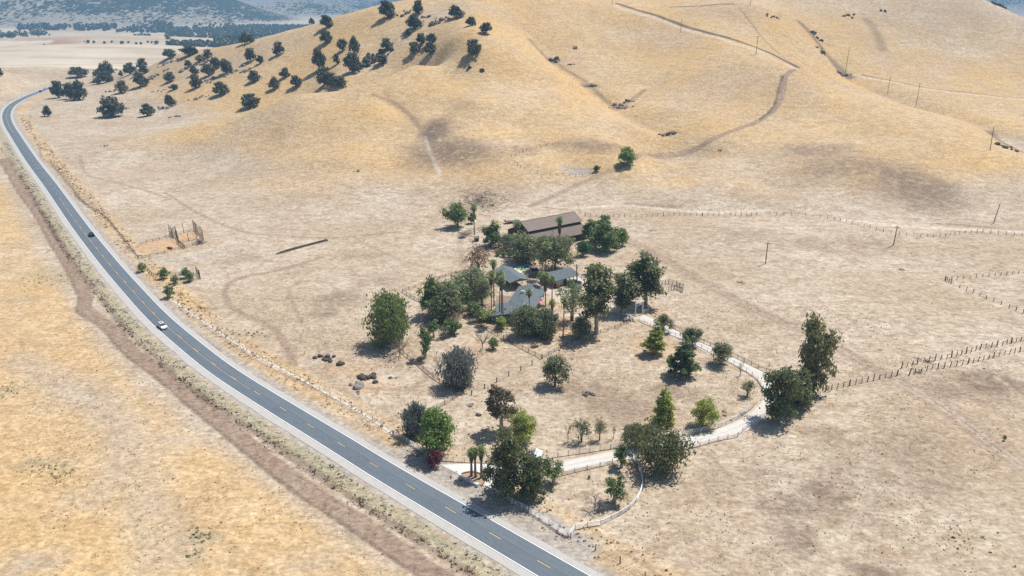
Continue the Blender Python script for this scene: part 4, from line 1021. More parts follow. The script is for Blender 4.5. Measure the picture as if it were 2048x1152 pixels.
# ------------------------------------------------------------------ buildings
ROOFB = plain_mat('brown composition shingles', (.235, .188, .162), .22, .6, .9, .1); ROOFS = plain_mat('slate grey shingles', (.138, .165, .18), .25, .7, .9, .1)
WALLB = plain_mat('dark brown board siding', (.085, .05, .038), .3, 1.2); WALLT = plain_mat('tan stucco', (.42, .35, .28), .15, .8); WALLG = plain_mat('grey green siding', (.20, .22, .19), .15, .8)
DARK = plain_mat('dark opening', (.02, .02, .022), .2, 1); GLASS = plain_mat('window glass', (.05, .07, .09), .1, 1, .12, .6); TRIM = plain_mat('white trim', (.72, .71, .69), .08, 1); WOOD = plain_mat('weathered deck boards', (.29, .22, .175), .3, 2.0)
METAL = plain_mat('galvanised metal', (.55, .56, .57), .12, 1, .5, .4, .5); WHITEP = plain_mat('white paint', (.80, .80, .81), .07, 1.5, .6); OLDW = plain_mat('old dark fence wood', (.135, .108, .088), .4, 3.0); BRNW = plain_mat('brown fence paint', (.165, .098, .075), .25, 2.0)
GREYW = plain_mat('silvered fence wood', (.21, .185, .16), .35, 2.5); PINKW = plain_mat('faded white fence paint', (.66, .60, .57), .12, 2.0)
def roof(root, name, c, mat, th=.14):
    a, b, c_, d = [Vector(p) for p in c]; n_ = (b - a).cross(d - a).normalized()
    if n_.z < 0: n_ = -n_
    return MB().prism([a, b, c_, d], n_ * -th).build(name, mat, root)
def boxp(root, name, x0, x1, y0, y1, z0, z1, mat, tp=0.0): return MB().box(x0, x1, y0, y1, z0, z1, tp).build(name, mat, root)
def at(x, y, dz=0.0): return (x, y, h1(x, y) + dz)
# the barn
b = empty('barn', at(15.25, 315.4), R(33), 'long dark brown barn with raised centre roof and two lower side roofs', 'barn')
for sg, nm4 in ((-1, 0), (1, 1)):
    roof(b, 'roof', [(-14.1, 5.9 * sg, 6.55), (14.1, 5.9 * sg, 6.55), (14.1, 0, 9.35), (-14.1, 0, 9.35)], ROOFB)
    roof(b, 'side_roof', [(-13.9, 11.2 * sg, 2.95), (13.9, 11.2 * sg, 2.95), (13.9, 5.28 * sg, 5.55), (-13.9, 5.28 * sg, 5.55)], ROOFB)
    boxp(b, 'clerestory_wall', -13.4, 13.4, 5.1 * sg - .09, 5.1 * sg + .09, 5.0, 6.75, WALLB)
    boxp(b, 'side_wall', -13.4, 13.4, 10.5 * sg - .1, 10.5 * sg + .1, -.3, 3.05, WALLB)
for sx in (-1, 1):
    pl = [(10.38, -.3), (10.38, 3.0), (5.25, 5.3), (5.0, 6.8), (0, 9.1), (-5.0, 6.8), (-5.25, 5.3), (-10.38, 3.0), (-10.38, -.3)]
    e = MB().prism([(13.42 * sx, y, z) for y, z in pl], (-.18 * sx, 0, 0)).build('end_wall', WALLB, b)
    dr_ = boxp(e, 'barn_door', 13.44 * sx - (.06 if sx > 0 else 0), 13.44 * sx + (.02 if sx > 0 else .06) - (.08 if sx < 0 else 0), -1.9, 1.9, -.2, 3.4, DARK)
    boxp(e, 'loft_door', 13.45 * sx - .07, 13.45 * sx + .07, -.7, .7, 5.3, 6.9, DARK)
    for y in (-7.6, 7.6): boxp(e, 'stall_opening', 13.45 * sx - .06, 13.45 * sx + .06, y - 1.1, y + 1.1, -.2, 2.3, DARK)
for i in range(6): boxp(b, 'stall_window', -11.5 + i * 4.4, -10.1 + i * 4.4, -10.66, -10.58, 1.2, 2.2, DARK)
boxp(b, 'ridge_cap', -14.1, 14.1, -.2, .2, 9.3, 9.4, ROOFB)
# the house
b = empty('house', at(3.9, 236.4), R(-14), 'low ranch house under a slate grey roof with white rooftop coolers', 'house')
LL, HW = 13.0, 4.9
for sg in (-1, 1): roof(b, 'roof', [(HW * sg, -LL, 2.85), (HW * sg, LL, 2.85), (0.6, LL, 4.3), (0.6, -LL, 4.3)], ROOFS)
roof(b, 'wing_roof', [(-8.2, -LL - .4, 2.35), (-8.2, -2.6, 2.35), (-3.0, -2.6, 3.45), (-3.0, -LL - .4, 3.45)], ROOFS)
boxp(b, 'wall', -4.3, 4.3, -LL + .5, LL - .5, -.3, 2.9, WALLG); boxp(b, 'wing_wall', -7.7, -4.32, -LL + .3, -3.1, -.3, 2.4, WALLG)
for sy in (-1, 1): MB().prism([(-4.3, sy * (LL - .52), 2.85), (4.3, sy * (LL - .52), 2.85), (.6, sy * (LL - .52), 4.15)], (0, -.15 * sy, 0)).build('gable', WALLG, b)
for y in (-9, -4, 2, 8):
    w_ = boxp(b, 'window', 4.26, 4.36, y - .8, y + .8, 1.0, 2.2, TRIM); boxp(w_, 'pane', 4.34, 4.4, y - .68, y + .68, 1.1, 2.1, GLASS)
for x in (-6.6, -2.6, 1.8):
    w_ = boxp(b, 'window', x - .8, x + .8, (-LL + .2 if x < -4 else -LL + .42), (-LL + .32 if x < -4 else -LL + .52), 1.0, 2.1, TRIM); boxp(w_, 'pane', x - .68, x + .68, (-LL + .16 if x < -4 else -LL + .38), (-LL + .24 if x < -4 else -LL + .46), 1.1, 2.0, GLASS)
boxp(b, 'door', 4.27, 4.37, -1.3, -.3, 0, 2.1, WALLB)
def cooler(nm5, x, y, z, s):
    c_ = boxp(b, nm5, x - s, x + s, y - s, y + s, z, z + s * 1.5, WHITEP, .06); boxp(c_, 'grille', x - s - .02, x - s + .05, y - s * .7, y + s * .7, z + s * .3, z + s * 1.2, DARK); boxp(c_, 'lid', x - s * .95, x + s * .95, y - s * .95, y + s * .95, z + s * 1.5, z + s * 1.5 + .06, METAL)
cooler('cooler', -1.6, 5.2, 3.5, .62); cooler('cooler', 2.2, -6.6, 3.6, .72)
boxp(b, 'skylight', .2, 1.5, 6.3, 7.1, 4.05, 4.34, METAL)
for x, y in ((-2.6, 9.6), (-1.0, -1.3), (-3.4, -4.2), (-2.0, 2.2), (2.0, 9.9)): MB().tube([(x, y, 3.1), (x, y, 4.6)], .09, 6).build('vent_pipe', METAL, b)
dsh = MB().tube([(-3.5, -11.0, 3.0), (-3.5, -11.0, 4.3)], .04, 5).build('dish_mast', METAL, b); MB().tube([(-3.5, -11.1, 4.3), (-3.4, -11.25, 4.36)], [.38, .34], 10).build('dish', GREYW, dsh)
# wooden patio: every board a part
b = empty('deck', at(-2.6, 243.6), R(-14), 'weathered wooden patio deck between palms and house', 'deck')
bm_ = MB().box(-2.9, 2.9, -.27, .27, 0, .16); o_ = bm_.build('board', WOOD, b); o_.location = (0, -4.5, .05)
for i in range(1, 16): c_ = o_.copy(); COL.objects.link(c_); c_.parent = b; c_.location = (RNG.uniform(-.05, .05), -4.5 + i * .58, .05 + RNG.uniform(0, .02))
# open carport
b = empty('carport', at(-.35, 260.9), R(-64), 'open sided shelter with grey gable roof behind the palm row', 'shelter')
for sg in (-1, 1): roof(b, 'roof', [(-7.2, 3.9 * sg, 3.0), (7.2, 3.9 * sg, 3.0), (7.6, 0, 4.3), (-7.4, 0, 4.3)], ROOFS)
for x in (-6.6, -2.2, 2.2, 6.6):
    for y in (-3.4, 3.4): boxp(b, 'post', x - .1, x + .1, y - .1, y + .1, -.3, 3.05, WOOD)
boxp(b, 'back_wall', -6.9, -1.5, 3.0, 3.15, -.3, 2.9, WALLG); boxp(b, 'store_room', -6.9, -2.4, -2.9, 2.9, -.3, 2.85, WALLG)
for x in (7.1, -7.0): MB().prism([(x, -3.6, 3.0), (x, 3.6, 3.0), (x, 0, 4.2)], (-.1, 0, 0)).build('gable', WALLG, b)
# garage
b = empty('garage', at(16.9, 262.6), R(35), 'grey roofed garage with open bays beside the utility pole', 'garage')
for sg, hw_ in ((-1, 4.9), (1, 4.0)): roof(b, 'roof', [(-5.6, hw_ * sg, 2.75), (5.6, hw_ * sg, 2.75), (5.6, 0, 4.25), (-5.6, 0, 4.25)], ROOFS)
boxp(b, 'back_wall', -5.2, 5.2, 3.3, 3.45, -.3, 2.9, WALLT); boxp(b, 'side_wall', -5.25, -5.1, -3.9, 3.3, -.3, 2.8, WALLT); boxp(b, 'store_room', -5.0, 1.0, -3.6, 3.2, -.3, 2.7, WALLG)
for x in (1.6, 3.4, 5.2): boxp(b, 'post', x - .11, x + .11, -4.3, -4.08, -.3, 2.85, WALLT)
boxp(b, 'garage_door', -4.2, -.8, -3.72, -3.62, 0, 2.2, TRIM)
# painted court
CTM, t = new_mat('painted court'); tc = nd(t, 'ShaderNodeTexCoord').outputs['Object']
sx_ = nd(t, 'ShaderNodeSeparateXYZ', ins={0: tc})
vz = nd(t, 'ShaderNodeTexVoronoi', ins={'Vector': nd(t, 'ShaderNodeMapping', ins={0: tc, 3: (.8, .55, 1), 2: (0, 0, .5)}).outputs[0], 'Scale': 1.1})
vr = nd(t, 'ShaderNodeSeparateColor', ins={0: vz.outputs['Color']})
c = mix(t, math_(t, 'GREATER_THAN', vr.outputs[0], .55), (.02, .42, .62), (.03, .52, .50)); c = mix(t, math_(t, 'GREATER_THAN', vr.outputs[1], .60), c, (.80, .56, .08)); c = mix(t, math_(t, 'GREATER_THAN', vr.outputs[2], .84), c, (.02, .13, .36))
inside = math_(t, 'MULTIPLY', math_(t, 'LESS_THAN', math_(t, 'ABSOLUTE', sx_.outputs[0]), 3.3), math_(t, 'LESS_THAN', math_(t, 'ABSOLUTE', sx_.outputs[1]), 1.75))
c = mix(t, inside, (.80, .80, .78), c); out(t, bsdf(t, c, .6, .3))
b = empty('sports_court', at(4.3, 275.8), R(48), 'bright white slab painted in yellow and turquoise patches', 'court')
boxp(b, 'slab', -4.5, 4.5, -2.5, 2.5, -.2, .12, CTM)
# kennel
b = empty('kennel', at(9.2, 268.4), R(10), 'dark wire kennel frame in the shade by the court', 'kennel')
for x in (-2.2, 0, 2.2):
    for y in (-1.6, 1.6): boxp(b, 'post', x - .05, x + .05, y - .05, y + .05, -.2, 2.3, OLDW)
for y in (-1.6, 1.6):
    for z in (.3, 1.2, 2.2): boxp(b, 'rail', -2.2, 2.2, y - .03, y + .03, z, z + .06, OLDW)
boxp(b, 'shade_roof', -2.4, .4, -1.8, 1.8, 2.3, 2.38, DARK)
# roadside shed under the entrance trees, gate arch, tank
b = empty('shed', at(5.0, 146.8), R(-10), 'little shed with pale grey roof under the entrance trees', 'shed')
for sg in (-1, 1): roof(b, 'roof', [(1.5 * sg, -2.6, 2.3), (1.5 * sg, 2.6, 2.3), (0, 2.6, 2.95), (0, -2.6, 2.95)], METAL)
boxp(b, 'wall', -1.25, 1.25, -2.3, 2.3, -.2, 2.3, WALLT); boxp(b, 'door', -.5, .5, -2.36, -2.3, 0, 2, WALLB)
g0 = np.array(px2w(1270, 634)[:2]); g1 = np.array(px2w(1284.5, 629)[:2]); gd = g1 - g0; gl_ = np.linalg.norm(gd)
b = empty('gate_arch', at(*g0), math.atan2(gd[1], gd[0]), 'tall white timber gate arch across the drive', 'gate')
for x in (0, gl_): boxp(b, 'post', x - .16, x + .16, -.16, .16, -.3, 4.5, WHITEP)
boxp(b, 'crossbeam', -.5, gl_ + .5, -.14, .14, 4.5, 4.78, WHITEP); boxp(b, 'crossbeam', .17, gl_ - .17, -.08, .08, 3.7, 3.9, WHITEP)
for s_ in (-1, 1):
    x0_ = -2.6 if s_ < 0 else gl_ + .3
    for z in (.4, .8, 1.2): boxp(b, 'wing_rail', x0_, x0_ + 2.3, -.05, .05, z, z + .12, WHITEP)
    boxp(b, 'wing_post', (x0_ if s_ < 0 else x0_ + 2.3) - .1, (x0_ if s_ < 0 else x0_ + 2.3) + .1, -.1, .1, -.2, 1.5, WHITEP)
w = px2w(1254, 641); b = empty('propane_tank', w, R(35), 'white propane tank lying beside the gate arch', 'tank')
MB().tube([(-1.35, 0, .75), (-1.2, 0, .75), (-.9, 0, .75), (.9, 0, .75), (1.2, 0, .75), (1.35, 0, .75)], [.15, .38, .5, .5, .38, .15], 12).build('tank', WHITEP, b, True)
for x in (-.7, .7): boxp(b, 'saddle', x - .1, x + .1, -.4, .4, -.1, .4, GREYW)
boxp(b, 'valve_cap', -.15, .15, -.15, .15, 1.22, 1.42, METAL)
# entrance planter: rendered sign wall, brick kerb ring, soil
a0 = np.array(px2w(921, 955)[:2]); a1_ = np.array(px2w(955, 973)[:2]); dv = a1_ - a0; Lw = np.linalg.norm(dv)
b = empty('entrance_planter', at(*a0), math.atan2(dv[1], dv[0]), 'low white entrance wall with raised middle and palm planter behind', 'planter')
prof = [(0, -.2), (Lw, -.2), (Lw, .55), (Lw * .72, .62), (Lw * .62, .95), (Lw * .5, 1.05), (Lw * .38, .95), (Lw * .28, .62), (0, .55)]
wl = MB().prism([(x, -.16, z) for x, z in prof], (0, .32, 0)).build('sign_wall', WHITEP, b)
boxp(wl, 'plaque', Lw * .46, Lw * .54, -.2, -.16, .45, .75, DARK)
boxp(b, 'wall_pillar', -.3, .25, -.28, .28, -.2, .8, WHITEP); boxp(b, 'wall_pillar', Lw - .25, Lw + .3, -.28, .28, -.2, .8, WHITEP)
BRK = plain_mat('red brown brick', (.25, .13, .095), .3, 4)
arc = [(Lw * .5 - math.cos(a) * Lw * .62, math.sin(a) * 3.3 + .3) for a in np.linspace(0.1, math.pi - .1, 40)]
bk = MB().box(-.17, .17, -.11, .11, 0, .3, .01).build('brick', BRK, b); first = True
for (x, y), (x2, y2) in zip(arc[:-1], arc[1:]):
    o_ = bk if first else bk.copy()
    if not first: COL.objects.link(o_); o_.parent = b
    first = False; o_.location = ((x + x2) / 2, (y + y2) / 2, .06); o_.rotation_euler = (0, RNG.uniform(-.03, .03), math.atan2(y2 - y, x2 - x))
SOIL = plain_mat('bare orange soil', (.42, .29, .2), .3, 3)
MB().prism([(x, y, .04) for x, y in arc], (0, 0, .1)).build('soil', SOIL, b)
w = px2w(1008, 996); b = empty('gate_pillar', w, 0.3, 'white gate pillar where the fence meets the highway drive', 'pillar')
boxp(b, 'shaft', -.22, .22, -.22, .22, -.2, 1.6, WHITEP); boxp(b, 'cap', -.3, .3, -.3, .3, 1.6, 1.75, WHITEP)

# ------------------------------------------------------------------ fences: every post and rail a part
def unit_mesh(nm6, mat, taper):
    mb = MB().box(-.5, .5, -.5, .5, 0, 1, 0)
    mb.v = [(x * (1 - taper * z), y * (1 - taper * z), z) for x, y, z in mb.v]
    o_ = mb.build(nm6, mat); me = o_.data; bpy.data.objects.remove(o_); return me
UM = {}
def unit(kind, mat, taper=.0):
    k = (kind, mat.name)
    if k not in UM: UM[k] = unit_mesh(kind, mat, taper)
    return UM[k]
def resample(P, sp):
    P = np.array(P, float); s = np.r_[0, np.cumsum(np.linalg.norm(np.diff(P, axis=0), axis=1))]
    k = max(1, round(s[-1] / sp)); q = np.linspace(0, s[-1], k + 1)
    return np.c_[np.interp(q, s, P[:, 0]), np.interp(q, s, P[:, 1])]
def fence(label, px, mat, sp=2.4, hp=1.4, rails=(.45, .85, 1.25), pw=.13, rw=.05, rh=.13, curve=False, lean=.02, big=0, jit=0.0, rmat=None, skip=0.0, name='fence', tall=None, world=None):
    P = np.array(world if world else W2(*px))
    if curve: P = smooth(P, 1.0)
    Q = resample(P, sp); g = random.Random(len(label) * 31 + int(px[0][0] if px else 5))
    Z = hfun(Q[:, 0], Q[:, 1])
    o = empty(name, (Q[0, 0], Q[0, 1], Z[0]), 0, label, 'fence', 'ranch fences')
    org = Vector(o.location)
    for i, (x, y) in enumerate(Q):
        hh = hp * g.uniform(1 - jit, 1 + jit); wd = pw * g.uniform(.9, 1.15)
        if big and i % big == 0: hh *= 1.15; wd *= 1.5
        if tall: hh = tall(i, len(Q), hh)
        link('post', unit('post', mat, .12), o, (x - org.x, y - org.y, Z[i] - org.z - .2), (g.uniform(-lean, lean), g.uniform(-lean, lean), g.uniform(0, 1.5) if jit else math.atan2(*(Q[min(i + 1, len(Q) - 1)] - Q[max(i - 1, 0)])[::-1])), (wd, wd, hh + .2))
    for i in range(len(Q) - 1):
        d = Q[i + 1] - Q[i]; l = np.linalg.norm(d); dz = Z[i + 1] - Z[i]
        for rz in rails:
            if skip and g.random() < skip: continue
            dd = g.uniform(-.5, .5) * jit * .5
            a = Vector((Q[i, 0], Q[i, 1], Z[i] + rz + dd)); b_ = Vector((Q[i + 1, 0], Q[i + 1, 1], Z[i + 1] + rz - dd))
            v_ = b_ - a
            link('rail', unit('rail', rmat or mat), o, a - org, v_.to_track_quat('Z', 'Y').to_euler(), (rh if abs(v_.z) < 0 else rh, rw, v_.length))
    return o
WR = dict(sp=2.6, hp=1.35, rails=(.3, .62, .94, 1.25), pw=.13, rh=.075, rw=.05)
fence('white four rail fence under the bright pine along the highway', [(785, 868), (820, 889), (856, 913)], WHITEP, **WR)
fence('faded white four rail fence behind the entrance palms', [(884, 921), (930, 924), (975, 926), (1020, 925)], PINKW, **WR)
fence('faded white rail fence on the inner side of the drive, up to the dusky trees', [(1072, 919), (1100, 916), (1130, 911), (1170, 906), (1210, 899), (1228, 897), (1290, 886), (1340, 876)], PINKW, curve=True, **WR)
fence('white rail fence on the inner side of the drive, rising to the bend', [(1345, 874), (1390, 867), (1429, 858), (1461, 846), (1486, 831), (1506, 815)], WHITEP, curve=True, **WR)
WL = dict(sp=2.8, hp=1.3, rails=(.35, .75, 1.15), pw=.13, rh=.13, rw=.05)
fence('grey rail fence on the outer side of the lower drive', [(1123, 951), (1160, 942), (1200, 933), (1225, 927)], PINKW, **WL)
fence('low rail fence on the outer side of the drive past the dusky trees', [(1360, 901), (1400, 892), (1434, 882), (1475, 874)], PINKW, **WL)
fence('bright white rail fence on the outer side of the drive bend', [(1476, 873), (1488, 860), (1517, 841), (1532, 833)], WHITEP, **WR)
fence('white rail fence along the highway shoulder to the stone corner', [(993, 985), (1008, 997), (1025, 1008), (1055, 1023), (1093, 1046), (1134, 1075)], WHITEP, **WR)
fence('curved white fence sweeping round the weeping bush', [(1138, 1075), (1152, 1057), (1178, 1053.6), (1201, 1050), (1222, 1040), (1242, 1030), (1257, 1020), (1272, 1005), (1281, 987), (1285, 967), (1280, 941), (1266, 917)], WHITEP, curve=True, **WL)
BR = dict(sp=2.6, hp=1.2, rails=(.45, .8, 1.1), pw=.11, rh=.10, rw=.05)
fence('reddish brown rail fence along the far side of the upper drive', [(1292, 622), (1317, 636), (1356, 660), (1395, 680), (1422, 692), (1464, 711), (1500, 729), (1547, 751)], BRNW, **BR)
fence('brown rail fence along the paddock side of the upper drive', [(1278, 641), (1290, 647), (1332, 666), (1356, 674), (1405, 696), (1427, 708), (1459, 723), (1493, 743), (1517, 760), (1527, 777)], PINKW, **BR)
DK = dict(sp=2.9, hp=1.25, rails=(.4, .75, 1.1), pw=.13, rh=.09, rw=.05)
fence('dark rail fence on the field side of the house yard', [(930, 544), (901, 551), (853, 567), (805, 584)], GREYW, **DK)
fence('brown rail fence running down from the yard corner into the grove', [(805, 584), (826, 597), (848, 609), (862, 618)], GREYW, **DK)
fence('brown rail fence crossed by palm shadows in front of the house', [(918, 631), (948, 646), (975, 660), (1001, 675), (1048, 699), (1083, 718)], BRNW, **DK)
fence('dark rail fence from the paddock corner to the gate arch', [(1084, 718), (1120, 698), (1158, 678), (1225, 660), (1265, 643)], OLDW, **DK)
fence('wire fence of widely spaced dark posts across the paddock', [(1084, 718), (1057, 734), (1034, 745), (1008, 757), (983, 770), (958, 784), (943, 790)], OLDW, sp=5.0, hp=1.5, rails=(.4, .8, 1.2), pw=.22, rh=.02, rw=.02)
fence('grey rail fence dropping from the paddock gap to the highway', [(921, 791), (900, 803), (880, 815), (846, 836), (812, 856), (787, 871)], GREYW, **DK)
fence('brown wire and rail fence beside the blue grey tree', [(921, 789), (893, 773), (868, 758), (832, 727), (815, 715), (798, 700)], BRNW, **DK)
fence('low fence edging the barnyard and vine row', [(940, 482), (954, 490), (975, 499), (997, 509), (1010, 518)], BRNW, **DK)
fence('dark barnyard fence by the lone palm', [(938, 466), (951, 463), (966, 459)], OLDW, sp=2.5, hp=1.7, rails=(.4, .9, 1.4), pw=.14, rh=.08)
fence('rail fence behind the garage along the pale yard track', [(1128, 532), (1150, 546), (1170, 560)], BRNW, **DK)
OW = dict(sp=2.6, hp=1.5, pw=.17, jit=.18, lean=.07, rails=(.5, 1.1), rh=.05, rw=.04)
fence('long far fence of uneven posts beyond the barn', [(1170, 433), (1262, 435), (1324, 432), (1376, 431), (1412, 432), (1482, 432), (1513, 430)], OLDW, skip=.3, big=7, **OW)
fence('thin far fence of posts below the burnt patch', [(1539, 428), (1609, 432), (1666, 439), (1702, 448), (1754, 461), (1798, 470)], GREYW, skip=.6, **dict(OW, sp=3.2))
fence('far fence of posts beside the pale track under the spur', [(1798, 470), (1833, 473), (1886, 473), (1917, 468), (1965, 465), (2060, 473)], GREYW, skip=.5, **dict(OW, sp=3.0))
fence('old post fence running uphill from the broken corner', [(1891, 561), (1917, 558), (1948, 556), (1983, 553), (2060, 544)], OLDW, skip=.7, **dict(OW, sp=2.6, rails=(1.0,)))
fence('short old fence stub at the broken corner', [(1890, 560), (1902, 567)], OLDW, **dict(OW, sp=1.2))
fence('old post fence running downhill from the broken corner', [(1919, 575.6), (1926, 578), (1952, 589), (1983, 602), (2014, 613), (2060, 634)], OLDW, skip=.8, **dict(OW, sp=2.8, rails=(1.0,)))
OB = dict(sp=2.1, hp=1.6, pw=.17, jit=.15, lean=.10, rails=(.5, 1.1), rh=.06, rw=.04)
fence('upper of two parallel broken post fences crossing the pasture', [(1803, 736), (1829, 729), (1858, 723), (1891, 718), (1921, 710), (1961, 698), (2000, 692), (2060, 677)], OLDW, skip=.55, big=3, **OB)
fence('lower of two parallel broken post fences crossing the pasture', [(1818, 750), (1838, 746), (1860, 740), (1913, 732), (1939, 727), (1974, 718), (2009, 710), (2060, 699)], OLDW, skip=.75, big=5, **OB)
fence('sturdy post fence from the drive bend trees to the pasture track', [(1651, 782), (1689, 773), (1741, 762), (1794, 751)], OLDW, big=4, **dict(OB, lean=.02, jit=.06))
fence('weathered post fence bordering the highway above the cattle pen', [(150, 392), (183, 418), (215, 439), (240, 470), (260, 495), (278, 519)], OLDW, skip=.1, **dict(OW, sp=2.6, rails=(.5, 1.0), rh=.07))
fence('low rail on the field side of the cattle pen', [(281, 490), (310, 482), (345, 474)], BRNW, **DK)
fence('low rail on the yard side of the cattle pen', [(283, 517), (305, 513), (345, 502), (370, 497), (398, 488)], BRNW, **DK)
fence('cross fence dividing the cattle pen', [(357, 487), (364, 492), (370, 498)], BRNW, sp=1.6, hp=1.9, rails=(.4, .9, 1.4, 1.8), pw=.16)
TL = dict(pw=.2, rails=(.35, .8, 1.3), rh=.12, lean=.05, jit=.08)
fence('tall pole stockade at the back of the cattle pen', [(350, 472), (362, 468), (375, 464), (388, 461)], OLDW, sp=4.5, hp=4.6, **TL)
fence('tall pole stockade on the road side of the cattle pen', [(339, 470), (343, 473), (348, 477)], OLDW, sp=1.6, hp=4.6, **TL)
fence('tall pole stockade on the outer side of the cattle pen', [(388, 461), (394, 467), (400, 472), (407, 478)], OLDW, sp=1.8, hp=4.6, **TL)
fence('tall pole row in the middle of the cattle pen', [(352, 474), (355, 480), (357, 486)], OLDW, sp=2.6, hp=5, **TL)
fence('dark poles and rails across the cattle pen centre', [(358, 486), (370, 485), (382, 482), (394, 478)], OLDW, sp=4.2, hp=3.4, **TL)
fence('back rail of the small shrub grown pen', [(296, 540), (305, 552), (340, 550), (352, 551), (388, 549)], OLDW, **dict(DK, sp=3.5, jit=.15))
fence('tall dark posts at the corner of the shrub grown pen', [(393, 547), (397, 552), (401, 558)], OLDW, sp=1.7, hp=3.0, rails=(.4, .9, 1.4), pw=.2)
fence('front rail of the shrub grown pen', [(333, 577), (360, 570), (380, 564), (400, 559)], OLDW, **dict(DK, sp=3.5, jit=.15))
fence('dark chute fence of the corral by the tall eucalyptus', [(1336, 583), (1345, 581), (1356, 578), (1365, 585)], OLDW, sp=1.3, hp=2.0, rails=(.3, .7, 1.1, 1.6), pw=.18, jit=.15)
fence('back fence of the corral by the tall eucalyptus', [(1318, 572), (1335, 567), (1350, 570), (1366, 576)], OLDW, sp=1.5, hp=1.8, rails=(.3, .7, 1.1, 1.6), pw=.15, jit=.1)
fence('faint wire fence climbing above the dry pond', [(1023, 314), (1053, 302), (1088, 292), (1130, 290)], OLDW, **dict(OW, sp=3.5, rails=(1.0,)))
fence('faint wire fence along the dry pond dam', [(1030, 325), (1040, 336), (1056, 344), (1094, 350), (1140, 352), (1178, 351)], OLDW, **dict(OW, sp=3.5, rails=(1.0,)))
fence('post and wire fence continuing the highway line past the stone corner', [(1141, 1077), (1181, 1095), (1207, 1111), (1219, 1115), (1247, 1131), (1290, 1158)], OLDW, **dict(OW, sp=5.0, rails=(.6, 1.1), rh=.02, rw=.02))
fence('sparse wire fence between dirt road and highway verge', [(100, 448), (139, 529), (167, 550), (217, 612), (295, 699), (418, 804), (600, 931), (720, 1010)], OLDW, **dict(OW, sp=16, rails=(1.0,), rh=.015, rw=.015))
fence('low brown rail fence along the roadside path', [(345, 601), (420, 653), (500, 706), (600, 758), (690, 807), (740, 836), (786, 869)], GREYW, **dict(DK, sp=4.5, hp=1.0, rails=(.5, .9), pw=.1, rh=.05))

# ------------------------------------------------------------------ utility poles
POLE = plain_mat('creosoted pole', (.10, .08, .068), .3, 1.0)
for bx, by, tx, ty, arms, lb in ((1531, 527, 1536, 484, 1, 'utility pole on a worn bare circle in the pasture'), (1787, 490, 1795, 451, 1, 'utility pole by the far post fence'), (1987, 446, 2001, 408, 0, 'leaning utility pole at the foot of the spur near the pale track'),
        (1154, 567, 1153, 528, 1, 'utility pole beside the parked blue car'), (1691, 144, 1699, 94, 0, 'utility pole in the ravine behind the ridge track'), (1775, 187, 1781, 152, 0, 'short looking utility pole half hidden by the spur crest'),
        (1832, 212, 1840, 166, 1, 'utility pole standing on the spur crest'), (1980, 300, 1988, 254, 0, 'utility pole furthest down the spur crest'), (1512, 109, 1516, 72, 1, 'utility pole just below the ridge track'), (1361, 65, 1364, 38, 0, 'utility pole high beside the upper ridge track'),
        (1560, 39, 1560, 26, 0, 'small distant pole on the upper grass'), (1500, 12, 1503, -6, 1, 'utility pole on the skyline above the ridge'), (1225, 10, 1226, -6, 0, 'pole on the skyline notch with the blue mountain behind')):
    w = px2w(bx, by); H = height_for(w, ty)
    o = empty('utility_pole', w, RNG.uniform(-.3, .3), lb, 'utility pole', 'utility poles')
    a_ = px2w(bx, by); dxm = (tx - proj(w[0], w[1], w[2] + H)[0]) * proj(*w)[2] / FPX
    MB().tube([(0, 0, -.4), (dxm, 0, H)], [.2, .14], 7).build('pole', POLE, o)
    if arms:
        c_ = boxp(o, 'crossarm', dxm - 1.2, dxm + 1.2, -.22, -.09, H - .75, H - .58, POLE)
        for x in (-1.05, -.5, .5, 1.05): MB().tube([(dxm + x, -.155, H - .58), (dxm + x, -.155, H - .36)], .05, 5).build('insulator', METAL, c_)
    if 'blue car' in lb: MB().tube([(dxm + .35, 0, H - 1.9), (dxm + .35, 0, H - 1.0)], .22, 8).build('transformer', METAL, o)

